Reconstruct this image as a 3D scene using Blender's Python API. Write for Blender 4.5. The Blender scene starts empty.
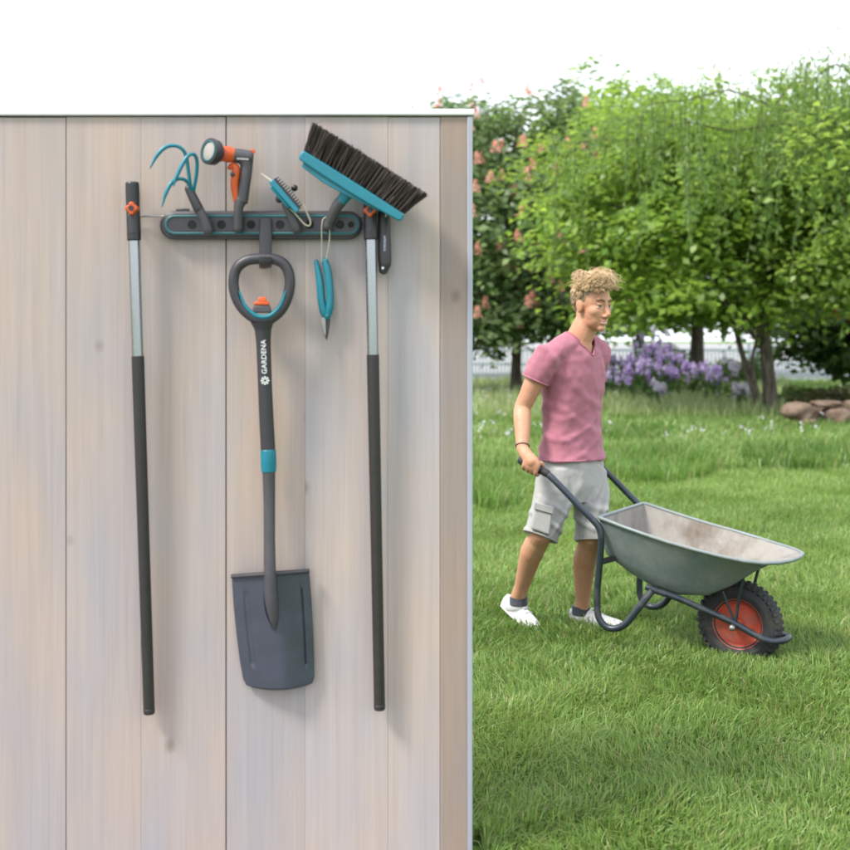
import bpy, math, random
import numpy as np
from mathutils import Vector, Matrix

random.seed(7)
rng = np.random.default_rng(11)
scene = bpy.context.scene
COL = scene.collection

# ------------------------------------------------------------------ camera
F = 1168.0           # focal length in pixels of an 850 px wide picture
HOR = 340.0          # row of the horizon
EYE = 1.402          # eye height
cam_d = bpy.data.cameras.new('camera')
cam = bpy.data.objects.new('camera', cam_d)
COL.objects.link(cam)
cam.location = (0, 0, EYE)
cam.rotation_euler = (math.radians(90), 0, 0)
cam_d.sensor_width = 36
cam_d.lens = 36 * F / 850
cam_d.shift_y = -(425 - HOR) / 850
cam_d.clip_end = 3000
cam_d.dof.use_dof = True
cam_d.dof.focus_distance = 4.2
cam_d.dof.aperture_fstop = 3.2
scene.camera = cam


def P(px, py, Y):
    """point at distance Y that the measured photo position belongs to"""
    return Vector(((px - 425) * Y / F, Y, EYE - (py - HOR) * Y / F))


WALL = 3.08


def W(px, py, d=0.0):
    return P(px, py, WALL - d)


def ground_y(py):
    return EYE * F / (py - HOR)


# ------------------------------------------------------------------ light
EL = math.radians(45)
SUN = Vector((0.72, 0.41, -1.06)).normalized()      # travelling direction
w = bpy.data.worlds.new('World')
scene.world = w
w.use_nodes = True
nt = w.node_tree
bg = nt.nodes['Background']
sky = nt.nodes.new('ShaderNodeTexSky')
sky.sky_type = 'NISHITA'
sky.sun_disc = False
sky.sun_elevation = math.asin(-SUN.z)
sky.sun_rotation = math.atan2(-SUN.x, -SUN.y)
sky.air_density = 1.0
sky.dust_density = 4.0
sky.ozone_density = 0.6
# thin bright cloud over most of the sky
wtc = nt.nodes.new('ShaderNodeTexCoord')
wmp = nt.nodes.new('ShaderNodeMapping'); wmp.inputs['Scale'].default_value = (1, 1, 2.6)
wnz = nt.nodes.new('ShaderNodeTexNoise'); wnz.inputs['Scale'].default_value = 2.2; wnz.inputs['Detail'].default_value = 6
wmr = nt.nodes.new('ShaderNodeMapRange')
wmr.inputs[1].default_value = 0.30; wmr.inputs[2].default_value = 0.55
wmr.inputs[3].default_value = 0.80; wmr.inputs[4].default_value = 1.0
wmx = nt.nodes.new('ShaderNodeMix'); wmx.data_type = 'RGBA'
wmx.inputs[7].default_value = (4.5, 4.75, 5.25, 1)
nt.links.new(wtc.outputs['Generated'], wmp.inputs[0]); nt.links.new(wmp.outputs[0], wnz.inputs['Vector'])
nt.links.new(wnz.outputs[0], wmr.inputs[0]); nt.links.new(wmr.outputs[0], wmx.inputs[0])
nt.links.new(sky.outputs[0], wmx.inputs[6]); nt.links.new(wmx.outputs[2], bg.inputs[0])
bg.inputs[1].default_value = 0.15
ld = bpy.data.lights.new('sun', 'SUN')
ld.energy = 2.0
ld.angle = math.radians(13)
ld.color = (1.0, 0.95, 0.87)
lo = bpy.data.objects.new('sun', ld)
COL.objects.link(lo)
lo.rotation_euler = SUN.to_track_quat('-Z', 'Y').to_euler()
lo.location = (-6, -6, 9)
scene.view_settings.view_transform = 'Standard'
scene.view_settings.look = 'None'
scene.view_settings.exposure = 1.45
scene.view_settings.gamma = 1
scene.view_settings.use_curve_mapping = False


# ------------------------------------------------------------------ materials
def nodes_of(name):
    m = bpy.data.materials.new(name)
    m.use_nodes = True
    t = m.node_tree
    return m, t, t.nodes['Principled BSDF']


def mat(name, col, rough=0.5, metal=0.0, var=0.12, scale=40.0, bump=0.0, bscale=300.0, spec=0.5):
    m, t, b = nodes_of(name)
    N, L = t.nodes, t.links
    tc = N.new('ShaderNodeTexCoord')
    nz = N.new('ShaderNodeTexNoise')
    nz.inputs['Scale'].default_value = scale
    nz.inputs['Detail'].default_value = 5
    L.new(tc.outputs['Object'], nz.inputs['Vector'])
    r = N.new('ShaderNodeMapRange')
    r.inputs[3].default_value = 1 - var * 1.6
    r.inputs[4].default_value = 1 + var * 1.6
    L.new(nz.outputs[0], r.inputs[0])
    mx = N.new('ShaderNodeVectorMath')
    mx.operation = 'SCALE'
    mx.inputs[0].default_value = col[:3]
    L.new(r.outputs[0], mx.inputs['Scale'])
    L.new(mx.outputs[0], b.inputs['Base Color'])
    r2 = N.new('ShaderNodeMapRange')
    r2.inputs[3].default_value = max(0.05, rough - 0.12)
    r2.inputs[4].default_value = min(1, rough + 0.12)
    L.new(nz.outputs[0], r2.inputs[0])
    L.new(r2.outputs[0], b.inputs['Roughness'])
    b.inputs['Metallic'].default_value = metal
    b.inputs['Specular IOR Level'].default_value = spec
    if bump:
        n2 = N.new('ShaderNodeTexNoise')
        n2.inputs['Scale'].default_value = bscale
        n2.inputs['Detail'].default_value = 4
        L.new(tc.outputs['Object'], n2.inputs['Vector'])
        bp = N.new('ShaderNodeBump')
        bp.inputs['Strength'].default_value = bump
        bp.inputs['Distance'].default_value = 0.004
        L.new(n2.outputs[0], bp.inputs['Height'])
        L.new(bp.outputs[0], b.inputs['Normal'])
    return m


def worn_mat(name, col, dirt, amount=0.5, scale=6.0, rough=0.45, metal=0.0, streak=(1, 1, 1)):
    m, t, b = nodes_of(name)
    N, L = t.nodes, t.links
    tc = N.new('ShaderNodeTexCoord')
    mp = N.new('ShaderNodeMapping'); mp.inputs['Scale'].default_value = streak
    L.new(tc.outputs['Object'], mp.inputs[0])
    n1 = N.new('ShaderNodeTexNoise'); n1.inputs['Scale'].default_value = scale
    n1.inputs['Detail'].default_value = 9; n1.inputs['Roughness'].default_value = 0.68
    L.new(mp.outputs[0], n1.inputs['Vector'])
    r = N.new('ShaderNodeMapRange')
    r.inputs[1].default_value = 0.62 - 0.3 * amount; r.inputs[2].default_value = 0.80 - 0.2 * amount
    L.new(n1.outputs[0], r.inputs[0])
    n2 = N.new('ShaderNodeTexNoise'); n2.inputs['Scale'].default_value = scale * 9
    n2.inputs['Detail'].default_value = 6
    L.new(mp.outputs[0], n2.inputs['Vector'])
    r2 = N.new('ShaderNodeMapRange'); r2.inputs[3].default_value = 0.82; r2.inputs[4].default_value = 1.18
    L.new(n2.outputs[0], r2.inputs[0])
    mx = N.new('ShaderNodeMix'); mx.data_type = 'RGBA'
    mx.inputs[6].default_value = (*col, 1); mx.inputs[7].default_value = (*dirt, 1)
    L.new(r.outputs[0], mx.inputs[0])
    sc = N.new('ShaderNodeVectorMath'); sc.operation = 'SCALE'
    L.new(mx.outputs[2], sc.inputs[0]); L.new(r2.outputs[0], sc.inputs['Scale'])
    L.new(sc.outputs[0], b.inputs['Base Color'])
    rr = N.new('ShaderNodeMapRange'); rr.inputs[3].default_value = rough; rr.inputs[4].default_value = 0.9
    L.new(r.outputs[0], rr.inputs[0]); L.new(rr.outputs[0], b.inputs['Roughness'])
    b.inputs['Metallic'].default_value = metal
    bp = N.new('ShaderNodeBump'); bp.inputs['Strength'].default_value = 0.25; bp.inputs['Distance'].default_value = 0.004
    L.new(n1.outputs[0], bp.inputs['Height']); L.new(bp.outputs[0], b.inputs['Normal'])
    return m


def leaf_mat(name, trans=0.4, rough=0.42, gloss=0.55):
    m, t, b = nodes_of(name)
    N, L = t.nodes, t.links
    a = N.new('ShaderNodeAttribute')
    a.attribute_name = 'col'
    L.new(a.outputs['Color'], b.inputs['Base Color'])
    b.inputs['Roughness'].default_value = rough
    b.inputs['Specular IOR Level'].default_value = gloss
    tr = N.new('ShaderNodeBsdfTranslucent')
    hs = N.new('ShaderNodeHueSaturation')
    hs.inputs['Hue'].default_value = 0.485
    hs.inputs['Value'].default_value = 1.25
    L.new(a.outputs['Color'], hs.inputs['Color'])
    L.new(hs.outputs[0], tr.inputs['Color'])
    mx = N.new('ShaderNodeMixShader')
    mx.inputs[0].default_value = trans
    L.new(b.outputs[0], mx.inputs[1])
    L.new(tr.outputs[0], mx.inputs[2])
    L.new(mx.outputs[0], N['Material Output'].inputs['Surface'])
    return m


def wood_mat(name, base, dark):
    m, t, b = nodes_of(name)
    N, L = t.nodes, t.links
    tc = N.new('ShaderNodeTexCoord')
    at = N.new('ShaderNodeAttribute')
    at.attribute_name = 'tint'
    # grain: noise stretched along the plank, offset for each plank
    off = N.new('ShaderNodeCombineXYZ')
    L.new(at.outputs['Fac'], off.inputs[2])
    sc = N.new('ShaderNodeVectorMath'); sc.operation = 'SCALE'
    sc.inputs['Scale'].default_value = 17.0
    L.new(off.outputs[0], sc.inputs[0])
    ad = N.new('ShaderNodeVectorMath'); ad.operation = 'ADD'
    L.new(tc.outputs['Object'], ad.inputs[0]); L.new(sc.outputs[0], ad.inputs[1])
    mp = N.new('ShaderNodeMapping')
    mp.inputs['Scale'].default_value = (26, 26, 0.9)
    L.new(ad.outputs[0], mp.inputs[0])
    g = N.new('ShaderNodeTexNoise')
    g.inputs['Scale'].default_value = 1.6; g.inputs['Detail'].default_value = 7
    g.inputs['Distortion'].default_value = 0.35
    L.new(mp.outputs[0], g.inputs['Vector'])
    mp2 = N.new('ShaderNodeMapping')
    mp2.inputs['Scale'].default_value = (3.2, 3.2, 1.1)
    L.new(ad.outputs[0], mp2.inputs[0])
    blot = N.new('ShaderNodeTexNoise')
    blot.inputs['Scale'].default_value = 1.5; blot.inputs['Detail'].default_value = 3
    L.new(mp2.outputs[0], blot.inputs['Vector'])
    # knots
    mp3 = N.new('ShaderNodeMapping')
    mp3.inputs['Scale'].default_value = (4.0, 0.0, 3.0)
    L.new(ad.outputs[0], mp3.inputs[0])
    vo = N.new('ShaderNodeTexVoronoi')
    vo.inputs['Scale'].default_value = 1.0
    L.new(mp3.outputs[0], vo.inputs['Vector'])
    kn = N.new('ShaderNodeMapRange')
    kn.inputs[1].default_value = 0.02; kn.inputs[2].default_value = 0.075
    kn.inputs[3].default_value = 0.55; kn.inputs[4].default_value = 0.0
    L.new(vo.outputs['Distance'], kn.inputs[0])
    # only some cells carry a knot
    sel = N.new('ShaderNodeSeparateColor')
    L.new(vo.outputs['Color'], sel.inputs[0])
    gt = N.new('ShaderNodeMath'); gt.operation = 'GREATER_THAN'; gt.inputs[1].default_value = 0.35
    L.new(sel.outputs[0], gt.inputs[0])
    km = N.new('ShaderNodeMath'); km.operation = 'MULTIPLY'
    L.new(kn.outputs[0], km.inputs[0]); L.new(gt.outputs[0], km.inputs[1])
    r1 = N.new('ShaderNodeValToRGB')
    r1.color_ramp.elements[0].position = 0.30
    r1.color_ramp.elements[0].color = (*[c * 0.94 for c in base], 1)
    r1.color_ramp.elements[1].position = 0.70
    r1.color_ramp.elements[1].color = (*[min(1, c * 1.04) for c in base], 1)
    L.new(g.outputs[0], r1.inputs[0])
    # greyer and warmer blotches in the whitewash
    r2 = N.new('ShaderNodeValToRGB')
    r2.color_ramp.elements[0].position = 0.32
    r2.color_ramp.elements[0].color = (0.88, 0.945, 1.03, 1)
    r2.color_ramp.elements[1].position = 0.68
    r2.color_ramp.elements[1].color = (1.10, 1.0, 0.89, 1)
    L.new(blot.outputs[0], r2.inputs[0])
    mu = N.new('ShaderNodeMix'); mu.data_type = 'RGBA'; mu.blend_type = 'MULTIPLY'
    mu.inputs[0].default_value = 1.0
    L.new(r1.outputs[0], mu.inputs[6]); L.new(r2.outputs[0], mu.inputs[7])
    # plank to plank difference
    pv = N.new('ShaderNodeMapRange')
    pv.inputs[3].default_value = 0.93; pv.inputs[4].default_value = 1.07
    L.new(at.outputs['Fac'], pv.inputs[0])
    pm = N.new('ShaderNodeVectorMath'); pm.operation = 'SCALE'
    L.new(mu.outputs[2], pm.inputs[0]); L.new(pv.outputs[0], pm.inputs['Scale'])
    # fine crisp grain lines
    mp4 = N.new('ShaderNodeMapping'); mp4.inputs['Scale'].default_value = (150, 150, 2.2)
    L.new(ad.outputs[0], mp4.inputs[0])
    g4 = N.new('ShaderNodeTexNoise'); g4.inputs['Scale'].default_value = 1.5; g4.inputs['Detail'].default_value = 4
    g4.inputs['Distortion'].default_value = 0.6
    L.new(mp4.outputs[0], g4.inputs['Vector'])
    f4 = N.new('ShaderNodeMapRange'); f4.inputs[1].default_value = 0.3; f4.inputs[2].default_value = 0.6
    f4.inputs[3].default_value = 0.94; f4.inputs[4].default_value = 1.02
    L.new(g4.outputs[0], f4.inputs[0])
    pm2 = N.new('ShaderNodeVectorMath'); pm2.operation = 'SCALE'
    L.new(pm.outputs[0], pm2.inputs[0]); L.new(f4.outputs[0], pm2.inputs['Scale'])
    pm = pm2
    fin = N.new('ShaderNodeMix'); fin.data_type = 'RGBA'
    L.new(km.outputs[0], fin.inputs[0])
    L.new(pm.outputs[0], fin.inputs[6])
    fin.inputs[7].default_value = (*dark, 1)
    L.new(fin.outputs[2], b.inputs['Base Color'])
    b.inputs['Roughness'].default_value = 0.72
    b.inputs['Specular IOR Level'].default_value = 0.25
    bp = N.new('ShaderNodeBump')
    bp.inputs['Strength'].default_value = 0.22
    bp.inputs['Distance'].default_value = 0.003
    L.new(g.outputs[0], bp.inputs['Height'])
    L.new(bp.outputs[0], b.inputs['Normal'])
    return m


def cloth_mat(name, col, var=0.1, wr=0.6, scale=9.0):
    m, t, b = nodes_of(name)
    N, L = t.nodes, t.links
    tc = N.new('ShaderNodeTexCoord')
    mp = N.new('ShaderNodeMapping')
    mp.inputs['Rotation'].default_value = (0.3, 0.5, 0.4)
    mp.inputs['Scale'].default_value = (1.0, 1.0, 0.42)
    L.new(tc.outputs['Object'], mp.inputs[0])
    n1 = N.new('ShaderNodeTexNoise')
    n1.inputs['Scale'].default_value = scale; n1.inputs['Detail'].default_value = 3
    n1.inputs['Distortion'].default_value = 1.2
    L.new(mp.outputs[0], n1.inputs['Vector'])
    n2 = N.new('ShaderNodeTexNoise')
    n2.inputs['Scale'].default_value = 420; n2.inputs['Detail'].default_value = 2
    L.new(tc.outputs['Object'], n2.inputs['Vector'])
    bp = N.new('ShaderNodeBump')
    bp.inputs['Strength'].default_value = wr; bp.inputs['Distance'].default_value = 0.03
    L.new(n1.outputs[0], bp.inputs['Height'])
    b2 = N.new('ShaderNodeBump')
    b2.inputs['Strength'].default_value = 0.25; b2.inputs['Distance'].default_value = 0.002
    L.new(n2.outputs[0], b2.inputs['Height']); L.new(bp.outputs[0], b2.inputs['Normal'])
    L.new(b2.outputs[0], b.inputs['Normal'])
    r = N.new('ShaderNodeMapRange')
    r.inputs[3].default_value = 1 - var; r.inputs[4].default_value = 1 + var
    L.new(n2.outputs[0], r.inputs[0])
    mx = N.new('ShaderNodeVectorMath'); mx.operation = 'SCALE'
    mx.inputs[0].default_value = col
    L.new(r.outputs[0], mx.inputs['Scale'])
    L.new(mx.outputs[0], b.inputs['Base Color'])
    b.inputs['Roughness'].default_value = 0.9
    b.inputs['Specular IOR Level'].default_value = 0.15
    b.inputs['Sheen Weight'].default_value = 0.15
    return m


def bark_mat(name, c0, c1):
    m, t, b = nodes_of(name)
    N, L = t.nodes, t.links
    tc = N.new('ShaderNodeTexCoord')
    mp = N.new('ShaderNodeMapping'); mp.inputs['Scale'].default_value = (9, 9, 2)
    L.new(tc.outputs['Object'], mp.inputs[0])
    nz = N.new('ShaderNodeTexNoise'); nz.inputs['Scale'].default_value = 2; nz.inputs['Detail'].default_value = 6
    L.new(mp.outputs[0], nz.inputs['Vector'])
    r = N.new('ShaderNodeValToRGB')
    r.color_ramp.elements[0].position = 0.35; r.color_ramp.elements[0].color = (*c0, 1)
    r.color_ramp.elements[1].position = 0.65; r.color_ramp.elements[1].color = (*c1, 1)
    L.new(nz.outputs[0], r.inputs[0]); L.new(r.outputs[0], b.inputs['Base Color'])
    b.inputs['Roughness'].default_value = 0.95
    bp = N.new('ShaderNodeBump'); bp.inputs['Strength'].default_value = 0.8; bp.inputs['Distance'].default_value = 0.03
    L.new(nz.outputs[0], bp.inputs['Height']); L.new(bp.outputs[0], b.inputs['Normal'])
    return m


M = {}
M['plank'] = wood_mat('whitewashed_planks', (0.346, 0.302, 0.284), (0.13, 0.095, 0.075))
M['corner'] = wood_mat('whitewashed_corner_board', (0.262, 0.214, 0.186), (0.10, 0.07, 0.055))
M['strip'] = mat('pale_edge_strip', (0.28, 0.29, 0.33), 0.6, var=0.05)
M['dark_gap'] = mat('dark_backing', (0.05, 0.045, 0.04), 0.9)
M['roof'] = mat('roofing_felt', (0.10, 0.10, 0.10), 0.9, bump=0.3)
M['roof_trim'] = mat('roof_edge_metal', (0.62, 0.62, 0.63), 0.5, metal=0.3, var=0.04)
M['grey'] = mat('dark_grey_plastic', (0.028, 0.026, 0.031), 0.42, var=0.10, bump=0.06, bscale=900)
M['grey2'] = mat('mid_grey_plastic', (0.050, 0.047, 0.053), 0.45, var=0.10, bump=0.06, bscale=900)
M['black'] = mat('black_plastic', (0.017, 0.016, 0.018), 0.4, var=0.15)
M['hole'] = mat('black_recess', (0.008, 0.008, 0.009), 0.9)
M['teal'] = mat('teal_plastic', (0.002, 0.145, 0.195), 0.38, var=0.08)
M['teal_line'] = mat('teal_inlay', (0.005, 0.125, 0.14), 0.45, var=0.08)
M['orange'] = mat('orange_plastic', (0.47, 0.066, 0.005), 0.38, var=0.08)
M['alu'] = mat('brushed_aluminium', (0.36, 0.37, 0.39), 0.28, metal=1.0, var=0.05)
M['steel'] = mat('dull_steel', (0.30, 0.29, 0.27), 0.45, metal=0.8, var=0.1)
M['blade'] = mat('coated_spade_steel', (0.052, 0.059, 0.080), 0.33, metal=0.25, var=0.16, scale=14, bump=0.05)
M['olive'] = mat('dark_olive_tube', (0.025, 0.022, 0.021), 0.42, var=0.12, metal=0.2)
M['white'] = mat('white_print', (0.6, 0.6, 0.6), 0.6, var=0.02)
M['cord'] = mat('pale_cord', (0.48, 0.42, 0.33), 0.85, bump=0.4)
M['bristle'] = mat('brown_black_bristles', (0.030, 0.022, 0.019), 0.6, var=0.4, scale=60)
M['lens'] = mat('pale_spray_face', (0.30, 0.275, 0.25), 0.35, var=0.1)
M['tray'] = worn_mat('grey_green_tray_paint', (0.160, 0.196, 0.200), (0.23, 0.24, 0.225), 0.6, 5.0, 0.42, 0.1)
M['tray_in'] = worn_mat('worn_dusty_tray_inside', (0.235, 0.220, 0.195), (0.115, 0.085, 0.062), 0.42, 4.5, 0.7, streak=(1, 1, .5))
M['tube'] = worn_mat('dark_blue_grey_tube', (0.026, 0.036, 0.048), (0.075, 0.075, 0.072), 0.35, 9, 0.33, 0.2)
M['tyre'] = worn_mat('tyre_rubber', (0.030, 0.031, 0.033), (0.085, 0.075, 0.062), 0.40, 10, 0.75)
M['rim'] = worn_mat('red_orange_rim', (0.52, 0.085, 0.050), (0.24, 0.11, 0.075), 0.35, 14, 0.45)
M['rubber'] = mat('black_rubber', (0.02, 0.02, 0.021), 0.7)
M['skin'] = worn_mat('skin', (0.47, 0.250, 0.150), (0.46, 0.205, 0.125), 0.7, 11, 0.5)
M['skin'].node_tree.nodes['Principled BSDF'].inputs['Subsurface Weight'].default_value = 0.12
M['skin'].node_tree.nodes['Principled BSDF'].inputs['Subsurface Radius'].default_value = (0.012, 0.005, 0.003)
M['lips'] = mat('lips', (0.44, 0.185, 0.135), 0.4, var=0.05)
M['eye'] = mat('eye_white', (0.30, 0.28, 0.26), 0.25, var=0.02)
M['iris'] = mat('eye_iris', (0.05, 0.06, 0.07), 0.15, var=0.02)
M['teeth'] = mat('teeth', (0.72, 0.68, 0.60), 0.3, var=0.02)
M['hair'] = mat('blond_hair', (0.50, 0.355, 0.195), 0.45, var=0.45, scale=90)
M['hair_side'] = mat('darker_short_hair', (0.27, 0.185, 0.105), 0.5, var=0.4, scale=90)
M['brow'] = mat('brown_eyebrow', (0.16, 0.09, 0.045), 0.8)
M['shirt'] = cloth_mat('dusty_pink_jersey', (0.355, 0.136, 0.178), 0.12, 0.3, 8)
M['shirt_seam'] = mat('pink_seam', (0.33, 0.115, 0.16), 0.9)
M['shorts'] = cloth_mat('light_grey_cotton', (0.325, 0.320, 0.308), 0.13, 0.22, 11)
M['shoe'] = mat('white_leather', (0.58, 0.58, 0.58), 0.55, var=0.05)
M['sole'] = mat('white_rubber_sole', (0.66, 0.66, 0.64), 0.7, var=0.1)
M['sock'] = cloth_mat('dark_grey_sock', (0.06, 0.065, 0.08))
M['watch'] = mat('dark_bracelet', (0.10, 0.05, 0.05), 0.6)
M['leaf'] = leaf_mat('foliage', 0.57)
M['petal'] = leaf_mat('petals', 0.35, 0.7, 0.1)
M['grass'] = leaf_mat('grass_blades', 0.40, 0.45, 0.5)
M['bark'] = bark_mat('brown_bark', (0.030, 0.024, 0.019), (0.11, 0.085, 0.062))
M['bark2'] = bark_mat('grey_bark', (0.055, 0.046, 0.036), (0.17, 0.14, 0.11))
M['stem'] = mat('green_stems', (0.06, 0.11, 0.03), 0.7)
M['fence'] = mat('pale_blue_grey_fence', (0.27, 0.33, 0.37), 0.5, var=0.06)
M['stone'] = worn_mat('brown_boulder_stone', (0.185, 0.120, 0.085), (0.28, 0.22, 0.17), 0.5, 5, 0.9)
M['pave'] = mat('pale_path_gravel', (0.24, 0.24, 0.235), 0.95, var=0.15, scale=3)


# ------------------------------------------------------------------ mesh kit
def catmull(pts, n=6):
    pts = [Vector(p) for p in pts]
    out = []
    for i in range(len(pts) - 1):
        p0 = pts[i - 1] if i else pts[i] * 2 - pts[i + 1]
        p1, p2 = pts[i], pts[i + 1]
        p3 = pts[i + 2] if i + 2 < len(pts) else p2 * 2 - p1
        for k in range(n):
            t = k / n
            out.append(0.5 * ((2 * p1) + (p2 - p0) * t + (2 * p0 - 5 * p1 + 4 * p2 - p3) * t * t
                              + (3 * p1 - p0 - 3 * p2 + p3) * t ** 3))
    out.append(pts[-1])
    return out


def interp(vals, n, N):
    """resample radii given per control point to a curve made by catmull(…, n)"""
    out = []
    for i in range(len(vals) - 1):
        for k in range(n):
            t = k / n
            out.append(vals[i] * (1 - t) + vals[i + 1] * t)
    out.append(vals[-1])
    return out


class G:
    def __init__(self):
        self.v, self.f = [], []

    def add(self, vs, fs):
        o = len(self.v)
        self.v += [Vector(x) for x in vs]
        self.f += [tuple(i + o for i in q) for q in fs]
        return self

    def loft(self, rings, cap=True, closed=True):
        n = len(rings[0])
        vs = [p for r in rings for p in r]
        fs = []
        for i in range(len(rings) - 1):
            for j in range(n if closed else n - 1):
                a, b = i * n + j, i * n + (j + 1) % n
                fs.append((a, b, b + n, a + n))
        if cap:
            fs.append(tuple(range(n - 1, -1, -1)))
            k = (len(rings) - 1) * n
            fs.append(tuple(range(k, k + n)))
        return self.add(vs, fs)

    def tube(self, path, r, seg=10, flat=1.0, side=None, round_ends=False, smooth=0):
        path = [Vector(p) for p in path]
        if not isinstance(r, (list, tuple)):
            r = [r] * len(path)
        r = list(r)
        if smooth:
            r = interp(r, smooth, 0)
            path = catmull(path, smooth)
        if round_ends:
            d0 = (path[0] - path[1]).normalized(); d1 = (path[-1] - path[-2]).normalized()
            pre, post = [], []
            for a in (80, 50, 25):
                a_ = math.radians(a)
                pre.append((path[0] + d0 * r[0] * math.sin(a_), r[0] * math.cos(a_)))
                post.insert(0, (path[-1] + d1 * r[-1] * math.sin(a_), r[-1] * math.cos(a_)))
            path = [p for p, _ in pre] + path + [p for p, _ in post]
            r = [q for _, q in pre] + r + [q for _, q in post]
        n = len(path)
        T = [(path[min(i + 1, n - 1)] - path[max(i - 1, 0)]).normalized() for i in range(n)]
        if side is None:
            up = Vector((0, 0, 1)) if abs(T[0].z) < 0.9 else Vector((0, 1, 0))
            s = T[0].cross(up).normalized()
        else:
            s = Vector(side)
        rings = []
        for i in range(n):
            s = (s - T[i] * s.dot(T[i])).normalized()
            b = T[i].cross(s)
            rings.append([path[i] + (s * math.cos(a) + b * math.sin(a) * flat) * r[i]
                          for a in [2 * math.pi * k / seg for k in range(seg)]])
        return self.loft(rings)

    def ell(self, c, ax, seg=16, rg=10):
        """ellipsoid: ax = three semi axis vectors"""
        c = Vector(c)
        X, Y, Z = [Vector(a) for a in ax]
        rings = []
        for i in range(1, rg):
            th = math.pi * i / rg
            rings.append([c + Z * math.cos(th) + (X * math.cos(a) + Y * math.sin(a)) * math.sin(th)
                          for a in [2 * math.pi * k / seg for k in range(seg)]])
        o = len(self.v)
        if X.cross(Y).dot(Z) > 0:
            rings = rings[::-1]; top, bot = c - Z, c + Z
        else:
            top, bot = c + Z, c - Z
        self.loft(rings, cap=False)
        n = len(rings)
        self.v += [top, bot]
        it, ib = len(self.v) - 2, len(self.v) - 1
        for k in range(seg):
            k2 = (k + 1) % seg
            self.f.append((it, o + k2, o + k))
            self.f.append((ib, o + (n - 1) * seg + k, o + (n - 1) * seg + k2))
        return self

    def ball(self, c, r, seg=12, rg=8):
        return self.ell(c, ((r, 0, 0), (0, r, 0), (0, 0, r)), seg, rg)

    def prism(self, a, b):
        """two matching outlines joined by sides"""
        return self.loft([a, b])

    def box(self, x0, x1, y0, y1, z0, z1):
        vs = [(x, y, z) for z in (z0, z1) for x, y in ((x0, y0), (x1, y0), (x1, y1), (x0, y1))]
        return self.add(vs, [(3, 2, 1, 0), (4, 5, 6, 7), (0, 1, 5, 4), (1, 2, 6, 5), (2, 3, 7, 6), (3, 0, 4, 7)])

    def bar(self, a, b, w_, h_, side=(0, 1, 0)):
        """box bar from a to b, w_ across, h_ along side"""
        a, b, s = Vector(a), Vector(b), Vector(side)
        t = (b - a).normalized()
        s = (s - t * s.dot(t)).normalized()
        c = t.cross(s)
        q = [(-1, -1), (1, -1), (1, 1), (-1, 1)]
        return self.loft([[p + c * i * w_ / 2 + s * j * h_ / 2 for i, j in q] for p in (a, b)])

    def lathe(self, c, axis, prof, seg=32, closed=False):
        """profile list (along axis, radius)"""
        c, ax = Vector(c), Vector(axis).normalized()
        up = Vector((0, 0, 1)) if abs(ax.z) < 0.9 else Vector((1, 0, 0))
        s = ax.cross(up).normalized(); b = ax.cross(s)
        rings = [[c + ax * h + (s * math.cos(a) + b * math.sin(a)) * r
                  for a in [2 * math.pi * k / seg for k in range(seg)]] for h, r in prof]
        if closed:
            rings.append(rings[0])
            return self.loft(rings, cap=False)
        return self.loft(rings)


def tag(o, label=None, cat=None, group=None, kind=None):
    if label: o['label'] = label
    if cat: o['category'] = cat
    if group: o['group'] = group
    if kind: o['kind'] = kind
    return o


ROOT = {}


def origin(o):
    return ROOT.get(o.name, Vector((0, 0, 0)))


def thing(name, label, cat, loc, group=None):
    o = bpy.data.objects.new(name, None)
    o.empty_display_size = 0.05
    COL.objects.link(o)
    o.location = loc
    ROOT[o.name] = Vector(loc)
    return tag(o, label, cat, group)


def link(name, me, m, parent=None, loc=None):
    o = bpy.data.objects.new(name, me)
    COL.objects.link(o)
    if m is not None:
        me.materials.append(m)
    if parent is not None:
        o.parent = parent
        ROOT[o.name] = origin(parent)
    else:
        o.location = loc or (0, 0, 0)
        ROOT[o.name] = Vector(o.location)
    return o


def obj(name, g, m, parent=None, loc=None, smooth=True, angle=40, bevel=0, seg=2):
    base = origin(parent) if parent is not None else Vector(loc or (0, 0, 0))
    me = bpy.data.meshes.new(name)
    me.from_pydata([v - base for v in g.v], [], g.f)
    me.validate()
    import bmesh
    bm = bmesh.new(); bm.from_mesh(me)
    bmesh.ops.recalc_face_normals(bm, faces=bm.faces)
    bm.to_mesh(me); bm.free()
    if smooth:
        me.polygons.foreach_set('use_smooth', [True] * len(me.polygons))
        me.set_sharp_from_angle(angle=math.radians(angle))
    o = link(name, me, m, parent, loc)
    if bevel:
        b = o.modifiers.new('bevel', 'BEVEL')
        b.width = bevel; b.segments = seg; b.limit_method = 'ANGLE'
        b.angle_limit = math.radians(35)
    return o


def organic(o, voxel=0.005, it=3, fac=0.5):
    """melt overlapping volumes into one continuous surface"""
    for p in o.data.polygons: p.use_smooth = True
    r = o.modifiers.new('remesh', 'REMESH')
    r.mode = 'VOXEL'; r.voxel_size = voxel; r.use_smooth_shade = True
    s = o.modifiers.new('smooth', 'SMOOTH')
    s.factor = fac; s.iterations = it
    return o


def bake(o, fn=None):
    """turn a modified surface into plain mesh, moving each vertex along its normal by fn(world point)"""
    bpy.context.view_layer.update()
    me = bpy.data.meshes.new_from_object(o.evaluated_get(bpy.context.evaluated_depsgraph_get()))
    b0 = origin(o)
    if fn:
        nr = [v.normal.copy() for v in me.vertices]
        for v, q in zip(me.vertices, nr):
            v.co = v.co + q * fn(v.co + b0)
    m = o.data.materials[0]
    o.modifiers.clear(); o.data = me
    me.materials.clear(); me.materials.append(m)
    for p in me.polygons: p.use_smooth = True
    return o


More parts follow.
